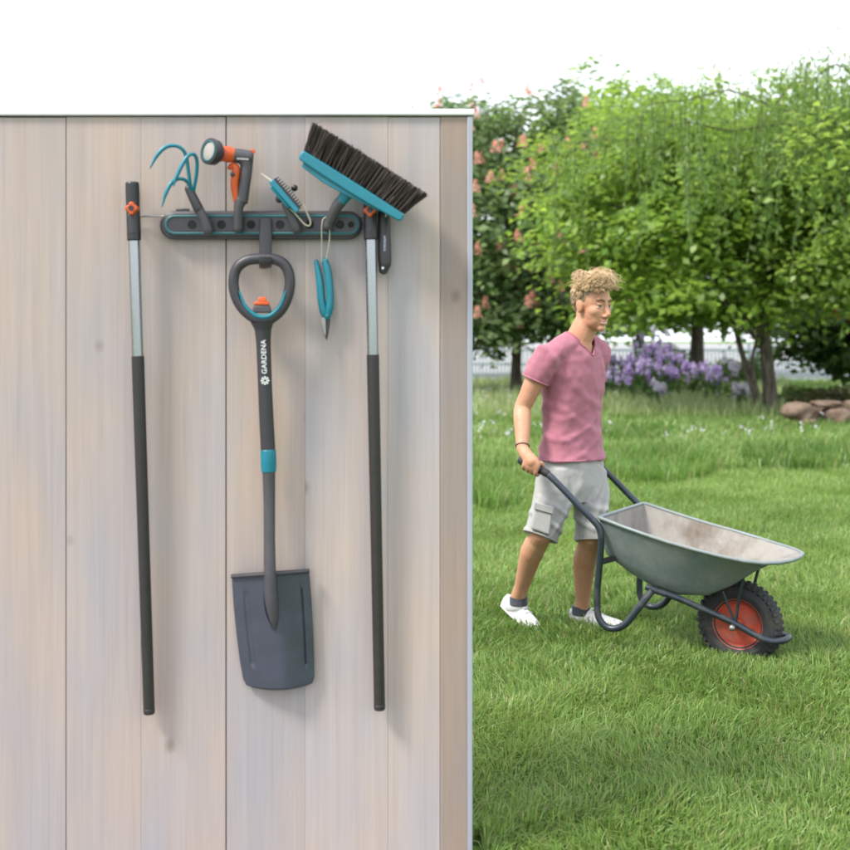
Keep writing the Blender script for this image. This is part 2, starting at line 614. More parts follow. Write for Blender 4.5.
def np_mesh(name, verts, faces, cols, m, parent=None, loc=None):
    """verts (N,3), faces (K,n) all of the same n, cols (N,3)"""
    base = origin(parent) if parent is not None else Vector(loc or (0, 0, 0))
    verts = verts - np.array(base)[None]
    me = bpy.data.meshes.new(name)
    k = faces.shape[1]
    me.vertices.add(len(verts)); me.vertices.foreach_set('co', verts.astype(np.float32).ravel())
    me.loops.add(faces.size); me.loops.foreach_set('vertex_index', faces.astype(np.int32).ravel())
    me.polygons.add(len(faces))
    me.polygons.foreach_set('loop_start', np.arange(0, faces.size, k, dtype=np.int32))
    me.update(calc_edges=True)
    a = me.attributes.new('col', 'FLOAT_COLOR', 'POINT')
    c4 = np.ones((len(verts), 4), np.float32); c4[:, :3] = np.clip(cols, 0, 1)
    a.data.foreach_set('color', c4.ravel())
    return link(name, me, m, parent, loc)


def unit(a):
    return a / (np.linalg.norm(a, axis=1, keepdims=True) + 1e-9)


def leaves(name, pos, nrm, size, col, m, parent=None, loc=None, aspect=0.62, axis=None):
    n = len(pos)
    nrm = unit(nrm)
    if axis is None:
        t = unit(np.cross(nrm, rng.normal(size=(n, 3))))
    else:
        t = unit(axis)
    s = unit(np.cross(nrm, t))
    nn = np.cross(t, s)
    L = size[:, None]
    v = np.empty((n, 4, 3))
    v[:, 0] = pos - t * L * 0.5
    v[:, 1] = pos + s * L * aspect * 0.5 + nn * L * 0.13 + t * L * 0.04
    v[:, 2] = pos + t * L * 0.5 - nn * L * 0.08
    v[:, 3] = pos - s * L * aspect * 0.5 + nn * L * 0.13 + t * L * 0.04
    f = np.arange(4 * n).reshape(n, 4)
    c = np.repeat(col, 4, axis=0)
    return np_mesh(name, v.reshape(-1, 3), f, c, m, parent, loc)


def text_mesh(body, size, to_world, name, m, parent, d=0.0006):
    cu = bpy.data.curves.new('lettering', 'FONT')
    cu.body = body; cu.size = size; cu.extrude = d
    cu.align_x = 'LEFT'; cu.align_y = 'CENTER'
    cu.space_character = 1.08
    cu.offset = size * 0.018
    to = bpy.data.objects.new('lettering', cu)
    COL.objects.link(to)
    bpy.context.view_layer.update()
    dg = bpy.context.evaluated_depsgraph_get()
    me = bpy.data.meshes.new_from_object(to.evaluated_get(dg))
    bpy.data.objects.remove(to)
    base = origin(parent)
    for v in me.vertices:
        v.co = to_world(v.co) - base
    me.name = name
    me.materials.clear()
    return link(name, me, m, parent)


# =================================================================== SHED WALL
TOPZ = W(0, 117).z
xs = [-900, -820, -735, -655, -570, -490, -405, -325, -245, -170, -95, -18, 66, 141, 226, 305, 388, 440]
gaps = {66: 0.0020, 226: 0.0030, -95: 0.003, -245: 0.003}
shed = thing('garden_wall', 'whitewashed wall of wide upright planks that the garden tools hang on', 'wall', (W(226, 0).x, WALL + 0.03, 0))
g = G(); tint = []
for a, b in zip(xs[:-1], xs[1:]):
    ga = gaps.get(a, 0.0003) / 2; gb = gaps.get(b, 0.0003) / 2
    x0, x1 = W(a, 0).x + ga, W(b, 0).x - gb
    off = random.uniform(-0.0005, 0.0005)
    top = TOPZ + random.uniform(-0.002, 0.002)
    k = len(g.v)
    # plank with small chamfers along its long edges
    c = 0.0007
    ring = [(x0, WALL + off + c), (x0 + c, WALL + off), (x1 - c, WALL + off), (x1, WALL + off + c), (x1, WALL + 0.024), (x0, WALL + 0.024)]
    g.loft([[Vector((x, y, -0.02)) for x, y in ring], [Vector((x, y, top)) for x, y in ring]])
    tint += [random.random()] * (len(g.v) - k)
o = obj('cladding', g, M['plank'], shed, smooth=False)
at = o.data.attributes.new('tint', 'FLOAT', 'POINT'); at.data.foreach_set('value', tint)
g = G()
x0, x1 = W(440, 0).x + 0.0006, W(467, 0).x
g.loft([[Vector(p) for p in ((x0, WALL + 0.002, z), (x0 + 0.004, WALL - 0.001, z), (x1, WALL - 0.001, z), (x1, WALL + 0.12, z), (x0, WALL + 0.12, z))] for z in (-0.02, TOPZ)])
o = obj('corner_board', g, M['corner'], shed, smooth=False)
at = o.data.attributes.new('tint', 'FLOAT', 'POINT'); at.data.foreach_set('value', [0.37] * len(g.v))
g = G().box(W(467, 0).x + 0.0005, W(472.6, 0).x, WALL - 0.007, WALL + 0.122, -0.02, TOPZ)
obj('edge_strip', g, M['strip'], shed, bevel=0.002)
g = G().box(W(-900, 0).x, W(440, 0).x - 0.002, WALL + 0.026, WALL + 0.10, -0.02, TOPZ - 0.004)
obj('backing', g, M['dark_gap'], shed, smooth=False)
g = G().box(W(-903, 0).x, W(474.5, 0).x, WALL - 0.010, WALL + 0.13, TOPZ + 0.003, TOPZ + 0.020)
obj('coping', g, M['roof_trim'], shed, bevel=0.003)


def stadium(x0, x1, y0, y1, d, n=10):
    r = (y1 - y0) / 2
    cy = (y0 + y1) / 2
    out = []
    for k in range(n + 1):
        a = math.pi / 2 + math.pi * k / n
        out.append(W(x0 + r + r * math.cos(a), cy - r * math.sin(a), d))
    for k in range(n + 1):
        a = -math.pi / 2 + math.pi * k / n
        out.append(W(x1 - r + r * math.cos(a), cy - r * math.sin(a), d))
    return out


# ------------------------------------------------------------------- tool rail
rail = thing('tool_rail', 'long dark grey tool rail with a teal outline screwed to the plank wall', 'tool rail', W(261, 225))
obj('rail_back', G().prism(stadium(160, 362.5, 211, 239.5, 0.0), stadium(160, 362.5, 211, 239.5, 0.022)), M['grey'], rail, bevel=0.004)
obj('face_plate', G().prism(stadium(163.5, 361, 212.5, 236, 0.022), stadium(163.5, 361, 212.5, 236, 0.031)), M['grey2'], rail, bevel=0.003)
path = stadium(166, 358.5, 216, 233.2, 0.0325)
path.append(path[0]); path.append(path[1])
obj('teal_outline', G().tube(path, 0.0026, 6), M['teal_line'], rail)
obj('channel', G().prism(stadium(168.5, 356, 218.3, 231, 0.0312), stadium(168.5, 356, 218.3, 231, 0.0318)), M['grey'], rail)
obj('lid', G().prism([W(x, y, 0.0) for x, y in ((176, 208.5), (189, 208.5), (189, 213), (176, 213))], [W(x, y, 0.02) for x, y in ((176, 208.5), (189, 208.5), (189, 213), (176, 213))]), M['grey'], rail, bevel=0.002)
for hx in (192, 221.5, 251, 280, 309.5, 340, 351):
    hr = 4.4 if hx < 345 else 3.2
    c = W(hx, 224.6, 0.0318)
    obj('peg_hole', G().lathe(c, (0, -1, 0), [(0, hr * 0.0026), (0.0009, hr * 0.0026), (0.0009, hr * 0.0019), (0.0004, hr * 0.0018)], 20), M['hole'], rail)
for hx in (207, 237.5, 296, 329):
    g = G().prism([W(x, y, 0.030) for x, y in ((hx - 5, 219), (hx + 5, 219), (hx + 5, 231), (hx - 5, 231))],
                  [W(x, y, 0.043) for x, y in ((hx - 4, 220), (hx + 4, 220), (hx + 4, 230), (hx - 4, 230))])
    obj('clamp', g, M['grey2'], rail, bevel=0.003)
# strap hook that carries the spade handle
g = G()
pth = [W(265.5, 219, 0.036), W(265.5, 238, 0.038), W(265.5, 262, 0.042), W(265.5, 267, 0.055), W(265.5, 263, 0.088), W(265.5, 257, 0.094)]
g.tube(pth, 0.0165, 12, flat=0.28, side=(1, 0, 0), smooth=5)
obj('strap_hook', g, M['grey'], rail, angle=60)
for xa, xb in ((129, 164), (359, 386)):
    g = G().tube([W(xa, 216.2, 0.016), W(xb, 216.2, 0.016)], 0.0027, 8)
    ex = xa if xa < 200 else xb
    g.tube([W(ex, 216.2, 0.016), W(ex, 216.2, 0.060), W(ex, 213, 0.064)], 0.0027, 8)
    obj('hook_rod', g, M['steel'], rail)


# ------------------------------------------------------------------- spade
sp = thing('spade', 'grey spade with a D-grip hanging blade down from the tool rail', 'spade', W(268, 690, 0.04))
ring = [(263, 258.5), (247, 260.5), (236.5, 269), (233.5, 283), (236.5, 298), (244, 310), (255, 318.5), (263, 320.5), (271, 318.5), (281, 310), (287.5, 297), (290, 281), (286.5, 267.5), (278, 260.5)]
dd = lambda x: 0.070
rp = [W(x, y, 0.070) for x, y in ring]
rp2 = catmull(rp + [rp[0], rp[1]], 4)[:len(ring) * 4 + 2]
obj('d_grip', G().tube(rp2, 0.0125, 12, flat=1.1), M['grey'], sp, angle=70)
inl = [(239.3, 291), (245, 305.5), (254.5, 314.6), (263, 317), (271.5, 314.6), (280.3, 305.5), (285.8, 291)]
obj('grip_inlay', G().tube([W(x, y, 0.0815) for x, y in inl], [0.0025, 0.0042, 0.0055, 0.0058, 0.0055, 0.0042, 0.0025], 8, smooth=5), M['teal'], sp)
g = G().loft([[W(x, 313, d) for x, d in ((251.5, .060), (272, .060), (272, .084), (251.5, .084))],
              [W(x, 305, d) for x, d in ((254, .062), (270, .062), (270, .084), (254, .084))]])
obj('button_housing', g, M['grey2'], sp, bevel=0.004)
g = G().loft([[W(x, 305, d) for x, d in ((253.5, .062), (270, .062), (270, .085), (253.5, .085))],
              [W(x, 301.5, d) for x, d in ((254.5, .062), (269.5, .062), (269.5, .085), (254.5, .085))]])
g.loft([[W(x, 301.6, d) for x, d in ((257.5, .064), (267, .064), (267, .083), (257.5, .083))],
        [W(x, 297, d) for x, d in ((258.5, .066), (266, .066), (266, .081), (258.5, .081))]])
obj('release_button', g, M['orange'], sp, bevel=0.002)
# the curved stem
stem = [(262.5, 322, .066, 12), (263, 330, .064, 8.6), (263.5, 345, .061, 7.4), (265, 385, .055, 7.2), (266.5, 420, .05, 7.4), (268, 450, .047, 7.5)]
g = G()
g.tube([W(a, b, c) for a, b, c, _ in stem], [q * 0.00255 for *_, q in stem], 16, flat=0.85, side=(1, 0, 0), smooth=5)
obj('upper_stem', g, M['grey'], sp, angle=60)
g = G().tube([W(268.2, 449.5, .047), W(268.4, 455, .047), W(268.6, 466, .046), W(268.8, 472, .046)], [0.0198, 0.0205, 0.0205, 0.0190], 18, flat=0.9, side=(1, 0, 0))
obj('collar', g, M['teal'], sp, bevel=0.002)
g = G()
st2 = [(268.8, 471, .046, 6.6), (269.3, 500, .046, 6.0), (269.5, 540, .056, 5.8), (270, 572, .066, 6.2), (271.5, 600, .064, 6.4), (273.5, 618, .058, 4.6), (274.5, 628, .050, 1.6)]
g.tube([W(a, b, c) for a, b, c, _ in st2], [q * 0.00255 for *_, q in st2], 14, flat=0.9, side=(1, 0, 0), smooth=5)
obj('socket_stem', g, M['grey2'], sp, angle=60)


def blade_sec(t):
    """left x, right x, y-left, y-right for t in 0..1 from tread to cutting edge"""
    tab = [(0, 232, 309, 576.5, 571), (0.25, 234, 311.3, 606, 600), (0.5, 236.8, 313, 634, 629), (0.75, 240.2, 314, 661, 657), (0.92, 243.5, 314.3, 679, 677), (1.0, 246.5, 312.5, 684.5, 682.5)]
    for a, b in zip(tab[:-1], tab[1:]):
        if t <= b[0]:
            k = (t - a[0]) / (b[0] - a[0])
            return [a[i] * (1 - k) + b[i] * k for i in range(1, 5)]
    return tab[-1][1:]


def blade_pt(u, t, extra=0.0):
    l, r, yl, yr = blade_sec(t)
    x = l + (r - l) * u
    y = yl + (yr - yl) * u
    end = max(0, (t - 0.75) / 0.25) ** 2
    y += end * 6.5 * (1 - (2 * u - 1) ** 2) ** 0.8          # rounded cutting edge
    bow = (2 * u - 1.12)
    d = 0.012 + 0.044 * (1.06 - min(1.15, math.sqrt(bow * bow + .012)) ** 1.15) * (1 - 0.35 * t)
    return W(x, y, d + extra)


g = G(); rings = []
NU, NT = 72, 48
front = [[blade_pt(u / NU, t / NT) for u in range(NU + 1)] for t in range(NT + 1)]
# pressed ribs
def rib(u, t):
    h = 0.0
    for uc, t0, t1 in ((0.17 , 0.12, 0.82), (0.885, 0.10, 0.84)):
        wdt = 0.045 if uc < 0.5 else 0.016
        a = max(0.0, 1 - abs(u - uc) / wdt) if abs(u - uc) < wdt else 0
        b = min(1, max(0, (t - t0) / 0.04)) * min(1, max(0, (t1 - t) / 0.04))
        h = max(h, min(1, a * 1.8) * b)
    return h
front = [[blade_pt(u / NU, t / NT, -0.0045 * rib(u / NU, t / NT)) for u in range(NU + 1)] for t in range(NT + 1)]
vs = [p for r in front for p in r]
fs = [(i * (NU + 1) + j, i * (NU + 1) + j + 1, (i + 1) * (NU + 1) + j + 1, (i + 1) * (NU + 1) + j) for i in range(NT) for j in range(NU)]
g.add(vs, fs)
bl = obj('blade', g, M['blade'], sp, angle=60)
so = bl.modifiers.new('thick', 'SOLIDIFY'); so.thickness = 0.0025; so.offset = 0
# folded tread at the top edge
pt = [blade_pt(u, 0.0, 0.004) for u in (0.0, 0.15, 0.3, 0.43)]
pt2 = [blade_pt(u, 0.0, 0.004) for u in (0.57, 0.7, 0.85, 1.0)]
tr = obj('tread', G().tube(pt, 0.0062, 8).tube(pt2, 0.0062, 8), M['grey'], sp)
# socket tongue welded to the blade
tg = [(262, 575), (263, 592), (265, 612), (270, 625), (275, 630), (279, 624), (280.5, 605), (279.8, 592), (279, 575)]
g = G().tube([W(x, y, 0.0395 + 0.0135 * (1 - abs(x - 271) / 11)) for i, (x, y) in enumerate(tg)], 0.0024, 6, smooth=4)
obj('socket_seam', g, M['blade'], sp)


def stem_text(v):
    # lettering reads upwards along the stem
    py = 374 - v.x / 0.00258
    return W(264.6 - v.y / 0.00258 - (v.x / 0.00258) * 0.033, py, 0.0728 + (381 - py) * 0.00022 + v.z)


text_mesh('GARDENA', 0.0178, stem_text, 'lettering', M['white'], sp)
g = G()
lc = (265.0, 380.5)
for k in range(8):
    a = k * math.pi / 4
    q = [W(lc[0] + math.cos(a) * r1 + math.cos(a + math.pi / 2) * s1, lc[1] + math.sin(a) * r1 + math.sin(a + math.pi / 2) * s1, 0.0738)
         for r1, s1 in ((1.2, -0.35), (4.2, -1.0), (4.2, 1.0), (1.2, 0.35))]
    q2 = [p + Vector((0, -0.0008, 0)) for p in q]
    g.prism(q, q2)
obj('emblem', g, M['white'], sp, smooth=False)


# ------------------------------------------------------------------- cultivator
cu = thing('hand_cultivator', 'hand cultivator with three curved teal tines clipped to the left of the rail', 'cultivator', W(207, 226, 0.05))
g = G().tube([W(208, 230, .052), W(203.5, 218, .056), W(195.5, 202, .058), W(191, 192, .058)], [0.0135, 0.0125, 0.0115, 0.0105], 14, round_ends=True, smooth=4)
obj('handle', g, M['grey2'], cu, angle=60)
g = G().tube([W(198.5, 209, .058), W(189, 189, .058)], [0.0132, 0.0112], 14, round_ends=True)
obj('ferrule', g, M['grey'], cu, angle=60)
t1 = [(191, 191, .058), (188.5, 172, .062), (186, 156, .068), (181.5, 148.5, .075), (174, 145.6, .082), (165, 147.5, .088), (157, 155.5, .092), (150.2, 168, .094)]
t2 = [(193.5, 191, .060), (196.5, 174, .075), (196.8, 160, .09), (193.5, 154.2, .102), (188, 156, .112), (182, 165, .118), (176.5, 177, .122), (173.5, 186, .122)]
t3 = [(192, 191, .062), (189, 184, .078), (184, 179.5, .092), (177.5, 179, .105), (171, 183.5, .114), (166, 193, .12), (162, 206.5, .122)]
for tt in (t1, t2, t3):
    n = len(tt)
    rad = [0.0048] * (n - 3) + [0.0056, 0.0050, 0.0016]
    obj('tine', G().tube([W(*q) for q in tt], rad, 10, smooth=5, round_ends=True), M['teal'], cu, angle=70)


# ------------------------------------------------------------------- spray gun
sg = thing('spray_gun', 'garden spray gun with round nozzle and orange trigger standing on the rail', 'spray gun', W(238, 228, 0.05))
ax = Vector((-0.66, -0.74, 0.10)).normalized()
hc = W(213.5, 152.3, 0.080)
g = G().lathe(hc, ax, [(-0.020, 0.016), (-0.016, 0.024), (-0.006, 0.0325), (0.010, 0.0345), (0.016, 0.0335), (0.016, 0.0275), (0.011, 0.0270)], 36)
obj('nozzle_ring', g, M['grey'], sg, angle=50)
g = G().lathe(hc, ax, [(0.0125, 0.0275), (0.0175, 0.0275), (0.0180, 0.0250), (0.0125, 0.0245)], 36, closed=True)
obj('nozzle_inlay', g, M['teal_line'], sg)
g = G().lathe(hc, ax, [(0.0115, 0.0246), (0.0145, 0.0240), (0.0160, 0.018), (0.0165, 0.006), (0.0165, 0.002)], 32)
o = obj('spray_face', g, M['lens'], sg)
g = G().lathe(hc, ax, [(-0.030, 0.014), (-0.026, 0.0195), (-0.012, 0.0205)], 24)
g.tube([W(222, 153.4, .064), W(228, 154.4, .061), W(234, 155.4, .058)], [0.0195, 0.0215, 0.0185], 20)
obj('neck', g, M['orange'], sg, angle=50)
g = G()
g.tube([W(231, 154.8, .060), W(240, 156.3, .055), W(250, 157.5, .052), W(253.5, 157.8, .051)], [0.0175, 0.0195, 0.0185, 0.014], 16, smooth=4)
g.tube([W(246, 157, .052), W(246.5, 168, .052), W(244.5, 184, .052), W(241.5, 203, .052)], [0.019, 0.016, 0.0155, 0.0165], 16, smooth=4)
o = obj('body', g, M['grey2'], sg); organic(o, 0.0022, 3)
g = G().prism([W(x, y, 0.045) for x, y in ((250, 149.5), (254.5, 149), (255.5, 153), (252, 154))], [W(x, y, 0.060) for x, y in ((250, 149.5), (254.5, 149), (255.5, 153), (252, 154))])
obj('flow_switch', g, M['orange'], sg, bevel=0.0015)
g = G().tube([W(229.5, 167.5, .060), W(233, 166, .060), W(236, 170, .060), W(234.5, 185, .058), W(236.5, 200, .056)], [0.006, 0.0095, 0.0115, 0.0105, 0.0085], 12, smooth=4, round_ends=True)
obj('trigger', g, M['orange'], sg, angle=60)
obj('trigger_lock', G().ell(W(232.5, 174.5, .071), ((0.006, 0, 0), (0, 0.003, 0), (0, 0, 0.006))), M['grey'], sg)
g = G().tube([W(240.5, 201, .052), W(238.5, 208, .052), W(238, 228, .050)], [0.0165, 0.0125, 0.0130], 16, round_ends=True)
obj('hose_socket', g, M['grey2'], sg, angle=50)
text_mesh('GARDENA', 0.0062, lambda v: W(236.8 + v.x / 0.00258, 158.6 - v.y / 0.00258 + (v.x / 0.00258) * 0.06, 0.0755 + v.z), 'lettering', M['white'], sg, 0.0004)


# ------------------------------------------------------------------- hand brush
hb = thing('hand_brush', 'small tilted hand brush with teal back and ribbed dark pad beside the spray gun', 'hand brush', W(296, 226, 0.05))
A, B_ = Vector((271.5, 181, 0)), Vector((297.5, 211, 0))
dirv = (B_ - A).normalized(); nor = Vector((dirv.y, -dirv.x, 0))


def hbp(s, h, d):
    q = A + (B_ - A) * s + nor * h
    return W(q.x, q.y, d)


def slab(g, s0, s1, h0, h1, d0, d1):
    g.loft([[hbp(s0, h0, d0), hbp(s1, h0, d0), hbp(s1, h1, d0), hbp(s0, h1, d0)], [hbp(s0, h0, d1), hbp(s1, h0, d1), hbp(s1, h1, d1), hbp(s0, h1, d1)]])


g = G(); slab(g, -0.02, 1.02, -3.2, 2.6, .050, .094)
slab(g, 0.10, 0.80, -5.8, -3.0, .056, .088)
obj('back', g, M['teal'], hb, bevel=0.003)
g = G(); slab(g, 0.0, 1.0, 2.65, 5.0, .054, .090)
obj('pad', g, M['black'], hb, bevel=0.001)
g = G()
for k in range(13):
    s0 = 0.02 + k * 0.075
    slab(g, s0, s0 + 0.038, 5.0, 10.0 - 2.0 * abs(k - 6) / 6, .053, .092)
obj('ribbed_bristles', g, M['grey'], hb, bevel=0.0008)
g = G().tube([W(286, 205, .068), W(290, 214, .062), W(296.5, 229, .052)], [0.011, 0.0105, 0.0125], 14, round_ends=True, smooth=4)
obj('handle', g, M['grey2'], hb, angle=60)
obj('side_knob', G().ball(W(279.5, 199, .072), 0.0105), M['black'], hb)
obj('side_knob', G().ball(W(294.5, 188, .060), 0.0088), M['black'], hb)
obj('tip', G().tube([W(272, 181.5, .07), W(266.5, 177.5, .07), W(260.8, 173.2, .07)], [0.0035, 0.0028, 0.0015], 8), M['cord'], hb)
g = G().tube([W(303, 204, .072), W(306.5, 212, .072), W(310.3, 221, .066), W(309.5, 225.5, .06), W(305, 224.5, .06), W(299, 218, .064), W(293, 211.5, .07), W(287, 207, .075)], 0.0021, 8, smooth=5)
obj('cord_loop', g, M['cord'], hb)


# ------------------------------------------------------------------- broom
br = thing('broom', 'broom head with dark bristles and teal block stuck slantwise on the rail', 'broom', W(330, 222, 0.05))
A2, B2 = Vector((299.6, 155, 0)), Vector((402, 219.5, 0))
d2 = (B2 - A2).normalized(); n2 = Vector((d2.y, -d2.x, 0)); L2 = (B2 - A2).length


def bp_(s, h, d):
    q = A2 + d2 * (s * L2) + n2 * h
    return W(q.x, q.y, d)


g = G()
sec = [(0.0, -2.0, 5.0), (0.02, -4.2, 6.0), (0.25, -5.2, 6.4), (0.5, -5.4, 6.4), (0.75, -4.6, 6.2), (0.98, -3.2, 5.6), (1.0, -1.6, 5.0)]
g.loft([[bp_(s, a, .052), bp_(s, b, .052), bp_(s, b, .112), bp_(s, a, .112)] for s, a, b in sec])
obj('block', g, M['teal'], br, bevel=0.005, seg=3)
g = G().loft([[bp_(0.06, -8.8, .060), bp_(0.06, -3.4, .060), bp_(0.06, -3.4, .100), bp_(0.06, -8.8, .100)],
              [bp_(0.28, -11.0, .062), bp_(0.28, -4.6, .062), bp_(0.28, -4.6, .104), bp_(0.28, -11.0, .104)],
              [bp_(0.48, -9.6, .062), bp_(0.48, -4.8, .062), bp_(0.48, -4.8, .104), bp_(0.48, -9.6, .104)],
              [bp_(0.80, -5.6, .066), bp_(0.80, -3.8, .066), bp_(0.80, -3.8, .098), bp_(0.80, -5.6, .098)]])
obj('underside_web', g, M['teal'], br, bevel=0.003)
g = G().tube([W(349, 190, .082), W(344.5, 197, .076), W(339, 204.5, .070)], [0.021, 0.0155, 0.0135], 16)
obj('neck', g, M['teal'], br, bevel=0.002)
g = G().tube([W(341, 201.5, .072), W(336, 208, .066), W(329.5, 221, .052), W(327.5, 226, .05)], [0.0150, 0.0145, 0.0128, 0.012], 16, round_ends=True, smooth=3)
obj('handle_stub', g, M['grey2'], br, angle=60)
# bristles: tufts of tapered hairs
vv, ff, cc = [], [], []
ns = 30
for i in range(ns):
    for j in range(5):
        s0 = 0.025 + 0.95 * i / (ns - 1)
        d0 = .060 + .011 * j
        tone = random.uniform(0.7, 1.35)
        for k in range(16):
            s = s0 + random.gauss(0, 0.006); d = d0 + random.gauss(0, 0.0018)
            lean = (s0 - 0.5) * 13 + random.gauss(0, 1.5)
            if i == ns - 1: lean += random.uniform(0, 4)
            hh = 34 + random.gauss(0, 1.0)
            p0 = bp_(s, 6.0, d); q = A2 + d2 * (s * L2 + lean) + n2 * hh
            p1 = W(q.x, q.y, d + (d - 0.082) * 0.5 + random.gauss(0, 0.002))
            wv = Vector((d2.x, random.uniform(-1.2, 1.2), -d2.y)).normalized() * 0.0013
            o = len(vv)
            vv += [p0 - wv, p0 + wv, p1 + wv * 0.8, p1 - wv * 0.8]
            ff.append((o, o + 1, o + 2, o + 3))
            c = np.array((0.030, 0.022, 0.019)) * tone * random.uniform(0.8, 1.3)
            cc += [c] * 4
M['hairs'] = leaf_mat('broom_hairs', 0.0, 0.5, 0.3)
np_mesh('bristles', np.array([tuple(v) for v in vv]), np.array(ff), np.array(cc), M['hairs'], br)


# ------------------------------------------------------------------- pruning shears
sh = thing('pruning_shears', 'closed pruning shears with teal handles hanging by a cord beneath the rail', 'shears', W(325, 340, 0.02))
g = G().tube([W(316.3, 262, .020), W(318.2, 271, .021), W(320.3, 284, .022), W(321.6, 300, .022), W(324, 312, .022), W(326.5, 318, .022)], [0.0062, 0.0082, 0.0104, 0.0108, 0.0110, 0.008], 14, flat=0.9, smooth=5, round_ends=True)
obj('handle', g, M['teal'], sh, angle=70)
g = G().tube([W(324.8, 260.5, .028), W(327, 268, .030), W(329, 280, .031), W(330.2, 297, .031), W(329.6, 308, .030), W(327.8, 317, .028)], [0.0080, 0.0102, 0.0104, 0.0098, 0.0102, 0.0075], 14, flat=0.9, smooth=5, round_ends=True)
obj('handle', g, M['teal'], sh, angle=70)
bl0 = [(321.5, 316), (330.5, 316), (330, 324), (328.5, 334), (326.8, 340.5), (324.5, 336), (322.8, 329)]
obj('upper_blade', G().prism([W(x, y, .022) for x, y in bl0], [W(x, y, .026) for x, y in bl0]), M['grey'], sh, bevel=0.001)
bl1 = [(320.8, 317), (325.5, 318), (326, 330), (325.6, 337.5), (322.8, 330), (321, 323)]
obj('lower_blade', G().prism([W(x, y, .0265) for x, y in bl1], [W(x, y, .0295) for x, y in bl1]), M['steel'], sh, bevel=0.001)
obj('pivot', G().lathe(W(327, 316, .034), (0, -1, 0), [(0, .005), (.003, .0048), (.004, .003)], 14), M['teal_line'], sh)
g = G().tube([W(321.7, 262, .030), W(321.6, 240, .040), W(321.8, 226, .052), W(323, 219.5, .056), W(326, 217.5, .058), W(328.8, 219.5, .056), W(329.6, 228, .05), W(329.2, 242, .040), W(325.5, 262, .032)], 0.0014, 8, smooth=5)
obj('cord', g, M['cord'], sh)


# ------------------------------------------------------------------- poles
def pole(label, top, bot, ycap, yjoin, knob, group):
    (tx, ty), (bx, by) = top, bot
    X = lambda y: tx + (bx - tx) * (y - ty) / (by - ty)
    D = lambda y: 0.048 - 0.020 * (y - ty) / (by - ty)
    q = lambda y, dd=0.0: W(X(y), y, D(y) + dd)
    po = thing('telescopic_pole', label, 'pole', q(by), group)
    g = G().tube([q(ty), q(ty + 14), q(ycap - 36), q(ycap - 10), q(ycap)], [0.0175, 0.0180, 0.0175, 0.0178, 0.0182], 20, round_ends=False)
    cap = obj('connector', g, M['black'], po, bevel=0.004)
    g = G().tube([q(ycap - 30, .0035), q(ycap - 8, .0035)], [0.0155, 0.0160], 16)
    obj('connector_rib', g, M['grey'], cap, angle=50)
    kc = q(knob, 0.012)
    g = G()
    rg = []
    for h, s in ((0.0, 1.0), (0.014, 1.0), (0.017, 0.86)):
        rr = []
        for k in range(32):
            a = 2 * math.pi * k / 32
            r = 0.0150 * s * (1 + 0.16 * math.cos(4 * a))
            rr.append(kc + Vector((r * math.sin(a), -h - 0.004, r * math.cos(a))))
        rg.append(rr)
    g.loft(rg)
    kn = obj('locking_knob', g, M['orange'], po, angle=35, bevel=0.001)
    obj('knob_centre', G().lathe(kc + Vector((0, -0.0205, 0)), (0, -1, 0), [(0, .0072), (.0018, .007), (.0018, .003)], 18), M['black'], kn)
    g = G().tube([q(ycap - 3), q(yjoin)], [0.0146, 0.0146], 20)
    obj('inner_tube', g, M['alu'], po, angle=50)
    g = G().tube([q(yjoin - 1), q(yjoin + 3), q((yjoin + by) / 2), q(by - 2)], [0.0160, 0.0163, 0.0152, 0.0148], 20)
    st = obj('outer_tube', g, M['olive'], po, angle=50)
    obj('end_cap', G().tube([q(by - 6), q(by)], [0.0156, 0.0145], 18), M['black'], po, bevel=0.003)
    return po


pole('telescopic pole with bare orange knob hanging left of the rail, silver above and dark below', (132.3, 182), (149.2, 714), 241, 357, 209, 'telescopic poles on the wall')
pole('telescopic pole hanging right of the rail with its top hidden behind the broom', (369.6, 182), (379.6, 710), 240, 355.5, 211, 'telescopic poles on the wall')

# ------------------------------------------------------------------- dark grip
kg = thing('folding_saw', 'dark grey rounded tool grip hanging beside the right pole under the broom', 'hand tool', W(383, 272, 0.03))
gp = [(383.5, 203, .030, 5.0), (383.8, 214, .031, 6.2), (384, 235, .032, 6.6), (384.4, 255, .033, 7.0), (384.6, 264, .033, 6.6), (383.5, 270, .032, 4.6)]
g = G().tube([W(a, b, c) for a, b, c, _ in gp], [q * 0.00258 for *_, q in gp], 16, flat=0.7, side=(1, 0, 0), smooth=5, round_ends=True)
obj('grip', g, M['grey'], kg, angle=70)
obj('hang_hole', G().lathe(W(382.8, 268, .0425), (0, -1, 0), [(0, .0034), (.0012, .0033), (.0012, .001)], 14), M['white'], kg)
text_mesh('GARDENA', 0.0080, lambda v: W(384.6 + v.y / 0.00258, 251 - v.x / 0.00258, 0.0450 + v.z), 'lettering', M['alu'], kg, 0.0004)

# =================================================================== WHEELBARROW
UV = Vector((0.85, -0.527, 0)).normalized()
VV = Vector((-0.527, -0.85, 0)).normalized()
WC = P(740, 622.5, 5.15)


def bw(s, t, z):
    return Vector((WC.x + UV.x * s + VV.x * t, WC.y + UV.y * s + VV.y * t, z))


def bpx(px, py, t):
    """point of the barrow seen at (px,py) that lies t metres to the near side of its centre line"""
    k = (px - 425) / F
    s = (k * (WC.y + VV.y * t) - WC.x - VV.x * t) / (UV.x - UV.y * k)
    Y = WC.y + UV.y * s + VV.y * t
    return s, EYE - (py - HOR) * Y / F


wb = thing('wheelbarrow', 'grey green wheelbarrow with one red rimmed wheel pushed by the man on the lawn', 'wheelbarrow', (WC.x, WC.y, 0))
